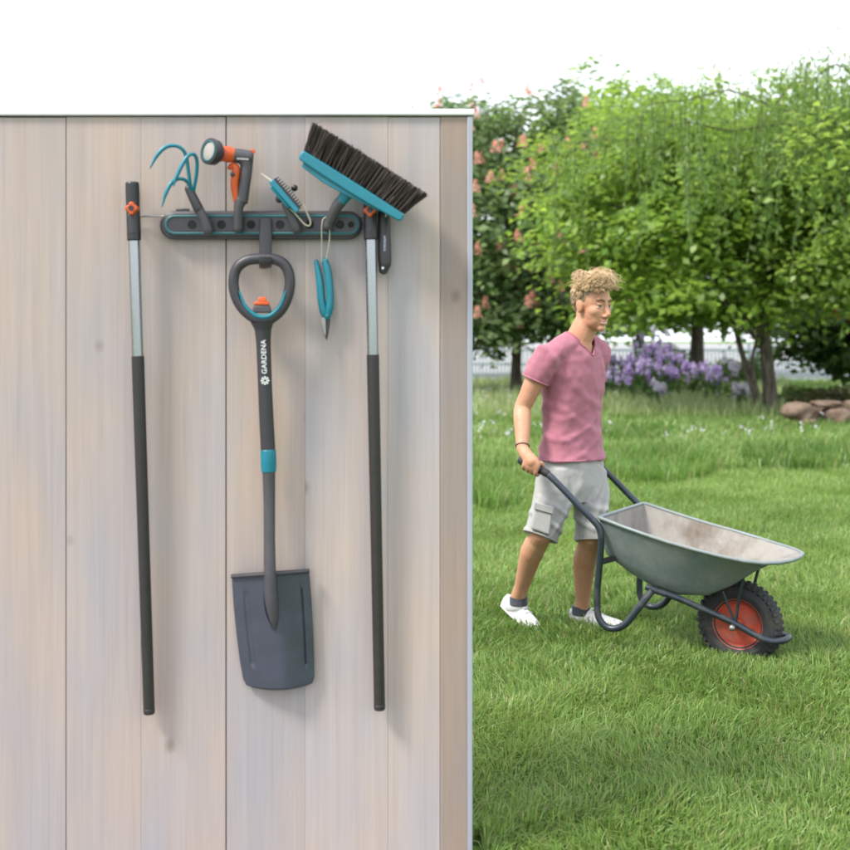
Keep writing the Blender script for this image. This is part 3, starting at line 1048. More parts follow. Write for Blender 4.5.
# stations: s, rim half width, rim z, bottom half width, bottom z
ST = [(-0.556, .262, .608, .195, .440), (-0.545, .272, .607, .205, .425), (-0.44, .280, .580, .195, .355), (-0.34, .284, .556, .180, .305), (-0.23, .286, .532, .165, .278),
      (-0.10, .284, .508, .150, .288), (0.0, .272, .490, .140, .340), (0.09, .248, .475, .130, .405), (0.16, .214, .468, .120, .445), (0.21, .165, .466, .10, .458), (0.245, .10, .468, .07, .4655), (0.255, .06, .470, .05, .4695)]


def tray_ring(st, n=22):
    s, w_, zr, wbm, zb = st
    out = []
    for k in range(n + 1):
        u = -1 + 2 * k / n
        a = abs(u)
        # flat floor, rounded corner, flaring side
        if a < 0.42:
            t, z = wbm * (a / 0.42) * 0.86, zb
        elif a < 0.58:
            q = (a - 0.42) / 0.16
            t = wbm * (0.86 + 0.20 * q); z = zb + (zr - zb) * 0.14 * q * q
        else:
            q = (a - 0.58) / 0.42
            t = wbm * 1.06 + (w_ - wbm * 1.06) * q
            z = zb + (zr - zb) * (0.14 + 0.86 * q)
        out.append(bw(s, math.copysign(t, u), z))
    return out


def tray_mesh(inset):
    rings = []
    for st in ST:
        s, w_, zr, wbm, zb = st
        rings.append(tray_ring((s + (inset * 1.0 if s < -0.5 else 0), w_ - inset, zr + 0.0008, max(0.01, wbm - inset), zb + inset)))
    n = len(rings[0])
    g = G().loft(rings, cap=False, closed=False)
    # back wall
    o = len(g.v)
    b0 = rings[0]
    half = n // 2
    for k in range(half):
        a, b = k, n - 1 - k
        if a + 1 < b - 1:
            g.f.append((a, a + 1, b - 1, b))
        else:
            g.f.append((a, a + 1, b))
    return g, rings


g, rings = tray_mesh(0.0)
tray = obj('tray', g, M['tray'], wb, angle=60)
g2, _ = tray_mesh(0.005)
obj('tray_inside', g2, M['tray_in'], tray, angle=60)
rimp = [r[0] for r in rings] + [rings[-1][len(rings[-1]) // 2] + UV * 0.004] + [r[-1] for r in rings[::-1]] + [rings[0][0]]
obj('rolled_rim', G().tube(rimp, 0.0085, 8), M['tray'], tray, angle=70)

NEAR = [(523, 461.5, .28), (534, 466, .28), (547, 473.5, .28), (563, 489, .28), (580, 507, .28), (593, 520, .278), (600, 530, .275), (601, 545, .27), (599, 570, .262), (597, 595, .258), (597.8, 614, .254), (602, 623, .252), (609, 628, .25), (618, 628, .247), (626, 623.5, .243), (634, 614, .235), (644, 601, .222), (652, 591, .205)]
near = [(bpx(*q), q[2]) for q in NEAR]
LOW = [(646, 586.5, .200), (654, 590, .195), (679, 598.5, .165), (707, 611, .130), (733, 622.5, .098), (755, 635, .088), (770, 641, .072)]
low = [(bpx(*q), q[2]) for q in LOW]
for sgn in (1, -1):
    pth = [bw(s, sgn * t, z) for (s, z), t in near]
    obj('handle_tube', G().tube(pth, 0.0155, 12, smooth=4), M['tube'], wb, angle=70)
    g = G().tube([pth[0] - UV * 0.008 + Vector((0, 0, .004)), pth[0], pth[1], pth[2]], [0.019, 0.0195, 0.0195, 0.018], 12, round_ends=True)
    obj('handle_grip', g, M['rubber'], wb, angle=70)
    # clamp between frame and tray
    (s, z) = bpx(600.5, 562, .262)
    g = G().bar(bw(s, sgn * .262, z), bw(s + 0.07, sgn * .17, z + 0.02), 0.022, 0.022, (0, 0, 1))
    g.ball(bw(s - 0.01, sgn * .262, z + 0.012), 0.011).ball(bw(s - 0.01, sgn * .262, z - 0.014), 0.011)
    obj('tray_bracket', g, M['rubber'], wb)
    # front stay from the axle to the tray
    g = G().tube([bw(0.01, sgn * .098, 0.17), bw(0.03, sgn * .11, 0.30), bw(0.05, sgn * .115, 0.385)], 0.007, 8)
    g.tube([bw(0.01, sgn * .098, 0.17), bw(-0.045, sgn * .108, 0.31)], 0.006, 8)
    obj('stay', g, M['tube'], wb)
front_s, front_z = low[-1][0]
pth = [bw(s, t, z) for (s, z), t in low]
loop = [bw(front_s + 0.045, .045, front_z + .002), bw(front_s + 0.058, 0, front_z + .004), bw(front_s + 0.045, -.045, front_z + .002)]
pth2 = [bw(s, -t, z) for (s, z), t in low][::-1]
obj('chassis_tube', G().tube(pth + loop + pth2, 0.0145, 12, smooth=4), M['tube'], wb, angle=70)
s5, z5 = low[1][0]
obj('cross_tube', G().tube([bw(s5, .2, z5), bw(s5, -.2, z5)], 0.012, 10), M['tube'], wb)
# wheel
wz = WC.z
wheel = thing('wheel', None, None, bw(0, 0, wz)); wheel.parent = wb
wheel.location = bw(0, 0, wz) - origin(wb)
R_ = 0.186
prof = []
for k in range(18):
    a = 2 * math.pi * k / 18
    prof.append((0.047 * math.cos(a) * (1.0 if math.sin(a) < 0.3 else 0.95), R_ - 0.050 + 0.050 * math.sin(a)))
g = G().lathe(bw(0, 0, wz), VV, prof, 48, closed=True)
ty = obj('tyre', g, M['tyre'], wheel, angle=60)
g = G()
side = VV
for k in range(40):
    a = 2 * math.pi * k / 40
    rad = UV * math.cos(a) + Vector((0, 0, 1)) * math.sin(a)
    tan = VV.cross(rad)
    for j in (-1, 1):
        c = bw(0, 0, wz) + rad * (R_ - 0.004) + VV * (j * 0.019) + tan * (0.007 * j)
        c2 = bw(0, 0, wz) + rad * (R_ - 0.020) + VV * (j * 0.042) + tan * (0.007 * j)
        g.bar(c - VV * j * 0.012, c, 0.014, 0.012, rad)
        g.bar(c, c2, 0.014, 0.012, rad)
obj('tread_block', g, M['tyre'], ty, smooth=False)
g = G()
for j in (1, -1):
    g.lathe(bw(0, 0, wz), VV * j, [(0.016, 0.016), (0.020, 0.040), (0.010, 0.062), (0.014, 0.085), (0.030, 0.098), (0.040, 0.110), (0.038, 0.114), (0.0, 0.114), (0.0, 0.016)], 40, closed=True)
obj('rim', g, M['rim'], wheel, angle=40)
obj('hub', G().lathe(bw(0, 0, wz), VV, [(-0.070, 0.012), (-0.066, 0.022), (0.066, 0.022), (0.070, 0.012)], 20), M['rim'], wheel, angle=40)
obj('axle', G().tube([bw(0, .118, wz), bw(0, -.118, wz)], 0.009, 10).ball(bw(0, .114, wz), .014).ball(bw(0, -.114, wz), .014), M['steel'], wb)

# =================================================================== PERSON
YM = 5.65
pe = thing('person', 'man in a pink T-shirt, light grey shorts and white shoes pushing the wheelbarrow', 'person', P(573, 340 + EYE * F / YM, YM))
Fd = Vector((0.72, -0.69, 0)).normalized()
Rd = Vector((-0.69, -0.72, 0)).normalized()
Zd = Vector((0, 0, 1))
# head frame
hf = Vector((0.60, -0.80, 0)).normalized()
pit = math.radians(10)
hF = (hf * math.cos(pit) - Zd * math.sin(pit)).normalized()
hU = (Zd * math.cos(pit) + hf * math.sin(pit)).normalized()
hR = hF.cross(hU).normalized()
HC = P(592.5, 302.5, 5.62)


def hd(f, r, u):
    return HC + hF * f + hR * r + hU * u


def hell(g, f, r, u, a, b, c):
    g.ell(hd(f, r, u), (hF * a, hR * b, hU * c), 20, 14)


g = G()
hell(g, -0.006, 0, 0.012, .097, .075, .100)           # skull
hell(g, 0.034, 0, -0.042, .062, .065, .078)           # face
hell(g, 0.040, 0, -0.082, .052, .050, .048)           # jaw
hell(g, 0.078, 0, -0.112, .020, .024, .018)           # chin
hell(g, 0.078, 0, 0.026, .014, .050, .014)            # brow
for s in (1, -1):
    hell(g, 0.050, s * .036, -0.034, .036, .030, .032)  # cheek bone
    hell(g, -0.004, s * .077, -0.022, .020, .010, .032)  # ear
    hell(g, -0.012, s * .083, -0.012, .016, .005, .022)
    hell(g, 0.026, s * .030, -0.074, .056, .028, .046)
    hell(g, 0.104, s * .011, -0.052, .011, .009, .008)  # nostril
g.tube([hd(0.086, 0, 0.018), hd(0.100, 0, -0.015), hd(0.116, 0, -0.042), hd(0.112, 0, -0.052)], [0.010, 0.0105, 0.0125, 0.009], 10, round_ends=True)
hell(g, 0.088, 0, -0.072, .010, .026, .007)
hell(g, 0.086, 0, -0.088, .010, .022, .007)
# neck
nb = P(577, 345, 5.66)
g.tube([hd(-0.02, 0, -0.03), hd(-0.015, 0, -0.09), nb + Zd * .03 + Fd * .012, nb - Zd * 0.03], [0.060, 0.061, 0.065, 0.080], 18, round_ends=True)
g.tube([nb + Rd * .13 - Zd * 0.055, nb + Rd * .05 - Zd * .012, nb - Rd * .05 - Zd * .012, nb - Rd * .13 - Zd * .055], [0.040, 0.045, 0.045, 0.040], 14, round_ends=True)
# trunk under the clothes
TC = lambda py, dx=0: P(572 + dx, py, YM + 0.02)
tors = [(346, .110, .075, 3), (358, .165, .095, 2), (376, .160, .100, 2), (400, .150, .098, 0), (430, .142, .095, 0), (450, .135, .090, 0), (474, .120, .080, 0)]


def ering(c, a, b, n=28, p=2.3, R=Rd, Fv=Fd):
    out = []
    for k in range(n):
        t = 2 * math.pi * k / n
        ca, sa = math.cos(t), math.sin(t)
        out.append(c + R * a * math.copysign(abs(ca) ** (2 / p), ca) + Fv * b * math.copysign(abs(sa) ** (2 / p), sa))
    return out


g.loft([ering(TC(y, dx), a, b) for y, a, b, dx in tors])
# arms
rS, rE, rW = P(546, 356, 5.53), P(522.5, 408, 5.55), P(522.5, 449, 5.425)
lS, lE, lW = P(597, 353, 5.77), P(588, 405, 5.96), P(582, 446, 5.925)
hands = []
for S, E, Wr in ((rS, rE, rW), (lS, lE, lW)):
    g.tube([S, S.lerp(E, .35), S.lerp(E, .75), E, E.lerp(Wr, .25), E.lerp(Wr, .65), Wr],
           [0.055, 0.053, 0.043, 0.0395, 0.0435, 0.036, 0.0285], 16, round_ends=True, smooth=3)
g.ell(rE - Fd * .030, ((.016, 0, 0), (0, .016, 0), (0, 0, .022)), 12, 8)
# hands closed round the grips
for sgn, Wr in ((1, rW), (-1, lW)):
    p0 = bw(near[0][0][0], sgn * .28, near[0][0][1]); p1 = bw(near[2][0][0], sgn * .28, near[2][0][1])
    axd = (p1 - p0).normalized()
    c0 = p0 + axd * 0.055
    out = VV * sgn                                   # away from the barrow
    upv = out.cross(axd).normalized()
    if upv.z < 0: upv = -upv
    # palm lies on the outer upper side of the grip
    pc = c0 + out * 0.022 + upv * 0.016
    back = (Wr - pc).normalized()
    g.tube([Wr, Wr.lerp(pc, .45), pc + upv * .01], [0.028, 0.030, 0.030], 14, round_ends=True)
    g.ell(pc + out * 0.004, (axd * 0.046, out * 0.018, upv * 0.036), 16, 12)
    for k in range(4):
        off = (-0.034, -0.011, 0.012, 0.034)[k]
        ln = (0.92, 1.05, 1.0, 0.8)[k]
        ch = []
        for a in (20, -35, -80, -130, -175 * 1.0):
            a_ = math.radians(20 + (a - 20) * ln)
            ch.append(c0 + axd * off + (out * math.cos(a_) + upv * math.sin(a_)) * 0.0285)
        g.tube(ch, [0.0105, 0.0105, 0.0098, 0.009, 0.0080], 8, round_ends=True, smooth=3)
    th = []
    for a, q in ((70, .020), (105, .030), (140, .036), (175, .040)):
        a_ = math.radians(a)
        th.append(c0 + axd * q + (out * math.cos(a_) + upv * math.sin(a_)) * 0.0285)
    g.tube(th, [0.0145, 0.0125, 0.011, 0.009], 8, round_ends=True, smooth=3)
# legs
rH, rK, rA = P(558, 486, 5.60), P(543, 530, 5.50), P(517.5, 598, 5.735)
lH, lK, lA = P(587, 486, 5.71), P(590.5, 535, 5.60), P(581, 613, 5.70)
for H, K, A in ((rH, rK, rA), (lH, lK, lA)):
    bk = -Vector((0.85, -.53, 0)) * 0.014
    g.tube([H, H.lerp(K, .5), K, K.lerp(A, .14) + bk * .3, K.lerp(A, .32) + bk, K.lerp(A, .55) + bk * .6, K.lerp(A, .82), A],
           [0.060, 0.070, 0.056, 0.053, 0.057, 0.047, 0.036, 0.037], 18, round_ends=True, smooth=3)
for K_, A_ in ((rK, rA), (lK, lA)):
    kf = Vector((0.85, -.53, 0))
    g.ell(K_ + kf * .036, (kf * .020, Vector((.53, .85, 0)) * .026, Zd * .032), 12, 8)
    g.ell(K_.lerp(A_, .3) - kf * .022 + Vector((.53, .85, 0)) * -.016, (kf * .034, Vector((.53, .85, 0)) * .028, Zd * .075), 12, 10)
    g.ell(A_ + Vector((-.53, -.85, 0)) * .030, (kf * .012, Vector((.53, .85, 0)) * .010, Zd * .014), 10, 8)
body = obj('body', g, M['skin'], pe)
organic(body, 0.0038, 9)

# face details
for s in (1, -1):
    ey = obj('eye', G().ball(hd(0.0755, s * .031, -0.004), 0.0110), M['eye'], pe)
    obj('iris', G().ell(hd(0.0832, s * .030 , -0.005), (hF * .0042, hR * .0070, hU * .0062), 12, 8), M['iris'], ey)
    obj('eyebrow', G().tube([hd(0.090, s * .014, 0.020), hd(0.088, s * .032, 0.026), hd(0.074, s * .050, 0.020)], [0.0045, 0.0048, 0.0025], 8, round_ends=True, smooth=3), M['brow'], pe)
    g = G().ell(hd(0.0775, s * .031, 0.0040), (hF * .0130, hR * .0155, hU * .0068), 12, 8).ell(hd(0.0745, s * .031, -0.0138), (hF * .0115, hR * .0160, hU * .0060), 12, 8)
    obj('eyelid', g, M['skin'], pe)
lipU = [hd(0.072, .031, -0.068), hd(0.0945, .014, -0.0745), hd(0.0995, 0, -0.0755), hd(0.0945, -.014, -0.0745), hd(0.072, -.031, -0.068)]
lipL = [hd(0.072, .031, -0.069), hd(0.0925, .014, -0.0865), hd(0.0975, 0, -0.0895), hd(0.0925, -.014, -0.0865), hd(0.072, -.031, -0.069)]
obj('lips', G().tube(lipU, [0.002, .0042, .0042, .0042, .002], 8, smooth=4).tube(lipL, [0.002, .0045, .005, .0045, .002], 8, smooth=4), M['lips'], pe)
obj('teeth', G().tube([hd(0.076, .022, -0.0765), hd(0.0940, .012, -0.0803), hd(0.0985, 0, -0.0820), hd(0.0940, -.012, -0.0803), hd(0.076, -.022, -0.0765)], .0032, 8, smooth=3), M['teeth'], pe)

# hair: tousled short curls
g = G()
hell(g, -0.022, 0, 0.034, .092, .081, .094)
hell(g, 0.024, 0, 0.084, .054, .060, .032)
hell(g, -0.060, 0, -0.015, .042, .062, .060)
for s in (1, -1):
    hell(g, -0.004, s * .066, 0.026, .030, .013, .040)
cap = obj('hair', g, M['hair_side'], pe)
vv = G(); vs_ = G()
cnt = 0
while cnt < 6500:
    d = Vector((random.gauss(0, 1), random.gauss(0, 1), random.gauss(0, 1))).normalized()
    if d.z < -0.45 + random.random() * .1: continue
    if d.x > 0.25 and d.z < 0.40: continue
    if d.x > -0.28 and d.z < 0.0: continue
    base = hd(-0.018 + d.x * .091, d.y * .078, 0.028 + d.z * .096)
    top = max(0, d.z)
    ln = random.uniform(0.012, 0.020) + 0.027 * top ** 1.4 + (0.012 if d.x > 0.3 else 0)
    fly = random.random() < .05
    side_ = d.z < .22 + random.gauss(0, .06)
    if side_: ln *= .62
    if fly: ln *= 1.55
    outv = hF * d.x + hR * d.y + hU * d.z
    # locks lie together: the flow changes slowly over the scalp
    ph = math.sin(d.x * 6 + 1) + math.sin(d.y * 7 + d.z * 4)
    cw = math.sin(d.x * 13 + d.y * 9) * .5
    flow = (hF * (0.8 * top - 0.15 + .26 * ph + random.gauss(0, .14)) + hR * (.42 * math.sin(d.x * 6 + d.z * 5) + random.gauss(0, .16)) - hU * (1.0 if d.z < 0.3 else 0.0)).normalized()
    sd = outv.cross(flow).normalized()
    lift = .30 + .22 * top + random.gauss(0, .06)
    c1 = base + outv * ln * lift + flow * ln * .25
    c2 = c1 + outv * ln * .14 + flow * ln * .42 + sd * ln * cw * .3
    c3 = c2 - outv * ln * .16 + flow * ln * .36 + sd * ln * cw * .5
    c4 = c3 - outv * ln * .26 + flow * ln * .10
    q_ = .6 if fly else random.uniform(.8, 1.3)
    (vs_ if side_ else vv).tube([base - outv * .005, c1, c2, c3, c4], [0.0013 * q_, 0.0015 * q_, 0.0014 * q_, 0.0010 * q_, 0.0004], 4, smooth=2)
    cnt += 1
obj('short_sides', vs_, M['hair_side'], cap, angle=80)
hair2 = obj('curls', vv, M['hair'], cap, angle=80)

# shirt
g = G()
TS = [(341, .085, .068, 5, 0), (345, .130, .082, 4, 0), (351, .172, .098, 3, 0), (360, .186, .112, 2, 0), (374, .187, .123, 2, 0), (392, .175, .122, 1, 0), (412, .166, .117, 0, 0), (432, .166, .118, 0, 0), (448, .178, .126, 0, 0), (459, .190, .137, 0, 0)]
g.loft([ering(TC(y, dx), a, b) for y, a, b, dx, _ in TS])
for S, E in ((rS, rE), (lS, lE)):
    e = S.lerp(E, 0.46)
    tdir = (E - S).normalized()
    g.tube([S + (S - TC(356)) * -0.25 - Zd * .004, S - Zd * .010, S.lerp(E, .2), e], [0.068, 0.074, 0.069, 0.066], 20)
g.tube([nb + Rd * .165 - Zd * 0.030, nb + Rd * .07 + Zd * .002, nb - Rd * .07 + Zd * .002, nb - Rd * .165 - Zd * .030], [0.058, 0.062, 0.062, 0.058], 16, round_ends=True)
shirt = obj('t_shirt', g, M['shirt'], pe)
organic(shirt, 0.006, 6)
tex = bpy.data.textures.new('folds', 'CLOUDS'); tex.noise_scale = 0.085; tex.noise_depth = 1; tex.noise_basis = 'IMPROVED_PERLIN'
dm = shirt.modifiers.new('folds', 'DISPLACE'); dm.texture = tex; dm.strength = 0.022; dm.mid_level = 0.5; dm.texture_coords = 'LOCAL'
def fold(p):
    q = p - TC(400)
    r, f, z = q.dot(Rd), q.dot(Fd), q.z
    # drag folds from the near armpit down to the far hip, and slack rings above the hem
    a = (z * .82 - r * .55) * 46 + 1.3 * math.sin(r * 11 + 1) + .8 * math.sin(z * 13 + f * 9)
    b = (z * .9 + r * .42 + f * .3) * 62 + 1.5 * math.sin(r * 9 + z * 6)
    low = max(0, min(1, (0.02 - z) / .18)); mid = max(0, 1 - abs(z) / .22)
    sl = max(0, min(1, (r - .17) / .04))
    h = .0060 * (max(0, math.sin(a)) ** 2 - .35) * (.35 + .65 * mid)
    h += .0050 * (max(0, math.sin(b)) ** 2 - .35) * (low + .7 * sl)
    return h


bake(shirt, fold)
# cut the neck hole with its V out of the finished surface
import bmesh
me = shirt.data.copy()
bm = bmesh.new(); bm.from_mesh(me)
o0 = origin(shirt)
NC = nb + Fd * 0.012


def in_neck(c):
    q = c - NC
    r, f, z = q.dot(Rd), q.dot(Fd), q.z
    if z > -0.005 and (r / .082) ** 2 + (f / .078) ** 2 < 1: return True
    zv, zt = -0.052, 0.03
    return f > 0.02 and z > zv and abs(r) < 0.004 + 0.066 * (z - zv) / (zt - zv)


bmesh.ops.delete(bm, geom=[f for f in bm.faces if in_neck(f.calc_center_median() + o0)], context='FACES')
edge = [e for e in bm.edges if e.is_boundary]
nbr = {}
for e in edge:
    a, b = e.verts
    nbr.setdefault(a, []).append(b); nbr.setdefault(b, []).append(a)
for _ in range(8):
    new = {v: v.co.lerp((q[0].co + q[1].co) / 2, .6) for v, q in nbr.items() if len(q) == 2}
    for v, c in new.items(): v.co = c
loops, seen = [], set()
for v0 in nbr:
    if v0 in seen: continue
    lp0, v, prev = [v0], v0, None
    seen.add(v0)
    while True:
        nx = [q for q in nbr[v] if q is not prev and q not in seen]
        if not nx: break
        prev, v = v, nx[0]; seen.add(v); lp0.append(v)
    loops.append([v.co + o0 for v in lp0])
loops.sort(key=len)
rimloop = loops[-1][::3]
for f in bm.faces: f.smooth = True
bm.to_mesh(me); bm.free()
shirt.modifiers.clear()
shirt.data = me
me.materials.clear(); me.materials.append(M['shirt'])
so = shirt.modifiers.new('thick', 'SOLIDIFY'); so.thickness = 0.003; so.offset = -1
obj('neckline', G().tube(rimloop + rimloop[:2], 0.0048, 6), M['shirt_seam'], shirt)
obj('chest_pocket', G().tube([P(596.2, 357.5, 5.535), P(601.5, 355.0, 5.575), P(605.5, 356.5, 5.63)], 0.0022, 6), M['shirt_seam'], shirt)
hemr = ering(TC(457.8), .184, .131, 40)
obj('hem', G().tube(hemr + hemr[:2], 0.005, 6), M['shirt'], shirt)
for S, E in ((rS, rE), (lS, lE)):
    e = S.lerp(E, 0.45); td = (E - S).normalized()
    a1 = td.cross(Zd).normalized(); a2 = td.cross(a1)
    rr = [e + (a1 * math.cos(k * .2618) + a2 * math.sin(k * .2618)) * 0.0655 for k in range(26)]
    obj('sleeve_hem', G().tube(rr, 0.0048, 6), M['shirt'], shirt)

# shorts
g = G()
g.loft([ering(TC(455), .164, .112), ering(TC(464), .180, .128), ering(TC(484), .186, .135), ering(TC(500, 0), .172, .122)])
rHem, lHem = P(540, 537, 5.515), P(592, 541, 5.60)
g.tube([P(558, 472, 5.60), P(553, 500, 5.565), P(546, 520, 5.535), rHem], [0.105, 0.100, 0.090, 0.084], 22)
g.tube([P(587, 472, 5.70), P(590, 500, 5.66), P(591.5, 522, 5.625), lHem], [0.100, 0.093, 0.083, 0.079], 22)
shorts = obj('shorts', g, M['shorts'], pe)
organic(shorts, 0.006, 4)
tex2 = bpy.data.textures.new('creases', 'CLOUDS'); tex2.noise_scale = 0.05; tex2.noise_depth = 1; tex2.noise_basis = 'IMPROVED_PERLIN'
dm = shorts.modifiers.new('creases', 'DISPLACE'); dm.texture = tex2; dm.strength = 0.008; dm.mid_level = 0.5; dm.texture_coords = 'LOCAL'


def crease(p):
    q = p - TC(500)
    r, f, z = q.dot(Rd), q.dot(Fd), q.z
    a = (z * .5 + r * .9) * 52 + 1.4 * math.sin(z * 15 + r * 8)
    b = (z * .95 - r * .35 + f * .3) * 70 + 1.2 * math.sin(r * 17)
    return .0085 * (max(0, math.sin(a)) ** 2 - .4) + .0072 * (max(0, math.sin(b)) ** 2 - .4) * max(0, min(1, (.06 - z) / .12))


bake(shorts, crease)
for cH, r0, dn in ((rHem, .0835, (rHem - P(546, 520, 5.535)).normalized()), (lHem, .0785, (lHem - P(591.5, 522, 5.625)).normalized())):
    a1 = dn.cross(Fd).normalized(); a2 = dn.cross(a1)
    rr = [cH - dn * .003 + (a1 * math.cos(k * .2618) + a2 * math.sin(k * .2618)) * r0 for k in range(26)]
    obj('leg_hem', G().tube(rr, 0.0042, 6), M['shorts'], shorts)
# cargo pocket on the near leg
q = [P(535.5, 504, 5.452), P(553, 509, 5.45), P(550, 536, 5.422), P(531, 529, 5.432)]
g = G().loft([[p + Vector((-0.004, 0.03, 0)) for p in q], q])
pk = obj('cargo_pocket', g, M['shorts'], shorts, bevel=0.010, seg=3)
q = [P(534.5, 502, 5.446), P(554, 507.5, 5.444), P(553, 514.5, 5.438), P(534, 509, 5.440)]
obj('pocket_flap', G().loft([[p + Vector((0, 0.012, 0)) for p in q], q]), M['shorts'], pk, bevel=0.003)


def shoe(heel, toe, ankle, upn):
    """low sneaker from heel to toe (sole level) with its collar at the ankle"""
    f = (toe - heel).normalized(); L = (toe - heel).length
    u = (upn - f * upn.dot(f)).normalized(); s = f.cross(u)
    g = G()
    sec = [(-0.005, .026, .050, .052), (0.03, .034, .060, .056), (0.09, .036, .058, .05), (0.15, .039, .046, .04), (0.21, .043, .034, .03), (0.255, .036, .026, .024), (0.278, .018, .018, .02)]
    rings = []
    for x, w_, h_, _ in sec:
        c = heel + f * (x * L / 0.28) + u * 0.022
        rings.append([c + s * w_ * math.cos(a) + u * (h_ * max(0, math.sin(a)) + 0.004 * min(0, math.sin(a))) for a in [2 * math.pi * k / 18 for k in range(18)]])
    g.loft(rings)
    g.tube([heel + f * .055 + u * .04, ankle - Zd * .022], [0.045, 0.043], 16, round_ends=True)
    sh_ = obj('shoe', g, M['shoe'], pe); organic(sh_, 0.004, 3)
    g = G()
    out0, out1 = [], []
    for k in range(36):
        a = 2 * math.pi * k / 36
        x = 0.5 - 0.5 * math.cos(a)
        wd = 0.040 * (math.sin(math.pi * min(1, x * .93 + .07)) ** .45) * (0.86 + .2 * x)
        c = heel + f * ((x * 0.296 - 0.012) * L / 0.28) + s * math.copysign(wd, math.sin(a)) * (1 if abs(math.sin(a)) > 1e-6 else 0)
        out0.append(c); out1.append(c + u * 0.026)
    g.prism(out0, out1)
    obj('sole', g, M['sole'], sh_, bevel=0.004)
    g = G()
    for k in range(4):
        c = heel + f * (0.115 + .024 * k) * (L / .28) + u * (0.083 - .0105 * k)
        g.tube([c - s * .024, c + u * .004, c + s * .024], .003, 6)
    obj('laces', g, M['sole'], sh_)
    sk = G().tube([ankle - Zd * .02, ankle + Zd * .024], [0.0455, 0.0440], 18)
    obj('sock', sk, M['sock'], pe, bevel=.004)


rheel, rtoe = P(503.5, 607, 5.815), P(527.5, 626.5, 5.685)
shoe(rheel, rheel + (rtoe - rheel).normalized() * 0.27, P(518.5, 601, 5.735), Vector((0.35, -0.2, 1)))
lheel = Vector((lA.x - .045, lA.y + .03, 0.012))
shoe(lheel, lheel + Vector((0.85, -0.53, 0.0)).normalized() * 0.275, lA + Zd * 0.012, Zd)
g = G()
bdir = (rW - rE).normalized()
c = rE.lerp(rW, .93)
a1 = bdir.cross(Zd).normalized(); a2 = bdir.cross(a1)
g.tube([c + (a1 * math.cos(k * .3927) + a2 * math.sin(k * .3927)) * 0.0315 for k in range(18)], .003, 6)
obj('bracelet', g, M['watch'], pe)

# =================================================================== GROUND
def ground_mat():
    m, t, b = nodes_of('lawn_soil')
    N, L = t.nodes, t.links
    tc = N.new('ShaderNodeTexCoord')
    n1 = N.new('ShaderNodeTexNoise'); n1.inputs['Scale'].default_value = 0.7; n1.inputs['Detail'].default_value = 4
    n2 = N.new('ShaderNodeTexNoise'); n2.inputs['Scale'].default_value = 60; n2.inputs['Detail'].default_value = 5
    L.new(tc.outputs['Object'], n1.inputs['Vector']); L.new(tc.outputs['Object'], n2.inputs['Vector'])
    r = N.new('ShaderNodeValToRGB')
    r.color_ramp.elements[0].position = 0.3; r.color_ramp.elements[0].color = (0.085, 0.165, 0.025, 1)
    r.color_ramp.elements[1].position = 0.75; r.color_ramp.elements[1].color = (0.15, 0.24, 0.055, 1)
    mx = N.new('ShaderNodeMath'); mx.operation = 'MULTIPLY_ADD'; mx.inputs[1].default_value = 0.5
    L.new(n1.outputs[0], mx.inputs[0])
    m2 = N.new('ShaderNodeMath'); m2.operation = 'MULTIPLY'; m2.inputs[1].default_value = 0.5
    L.new(n2.outputs[0], m2.inputs[0]); L.new(m2.outputs[0], mx.inputs[2])
    L.new(mx.outputs[0], r.inputs[0]); L.new(r.outputs[0], b.inputs['Base Color'])
    b.inputs['Roughness'].default_value = 1.0; b.inputs['Specular IOR Level'].default_value = 0.1
    bp = N.new('ShaderNodeBump'); bp.inputs['Strength'].default_value = 0.7; bp.inputs['Distance'].default_value = 0.03
    L.new(n2.outputs[0], bp.inputs['Height']); L.new(bp.outputs[0], b.inputs['Normal'])
    return m


g = G().add([(-900, -60, 0), (900, -60, 0), (900, 1500, 0), (-900, 1500, 0)], [(0, 1, 2, 3)])
tag(obj('ground', g, ground_mat(), smooth=False), kind='structure')
g = G().add([(-90, 39.5, 0.006), (120, 39.5, 0.006), (120, 900, 0.006), (-90, 900, 0.006)], [(0, 1, 2, 3)])
tag(obj('path', g, M['pave'], smooth=False), kind='structure')


g = G().add([(-6, -5, 0.008), (0.10, -5, 0.008), (0.10, WALL - 0.01, 0.008), (-6, WALL - 0.01, 0.008)], [(0, 1, 2, 3)])
tag(obj('added_bounce_paving', g, M['pave'], smooth=False), kind='structure')  # added out-of-view pale paving, there to bounce neutral light onto the planks


def nz(x, y, f, ph=0.0):
    return (np.sin(x * f * 1.3 + y * f * 0.7 + ph) + np.sin(x * f * -0.6 + y * f * 1.5 + 1.7 + ph) + np.sin(x * f * 2.3 - y * f * 1.9 + 0.4 + ph) * .6
            + np.sin(x * f * 3.9 + y * f * 4.3 + 2.0 * ph) * .35) / 2.95


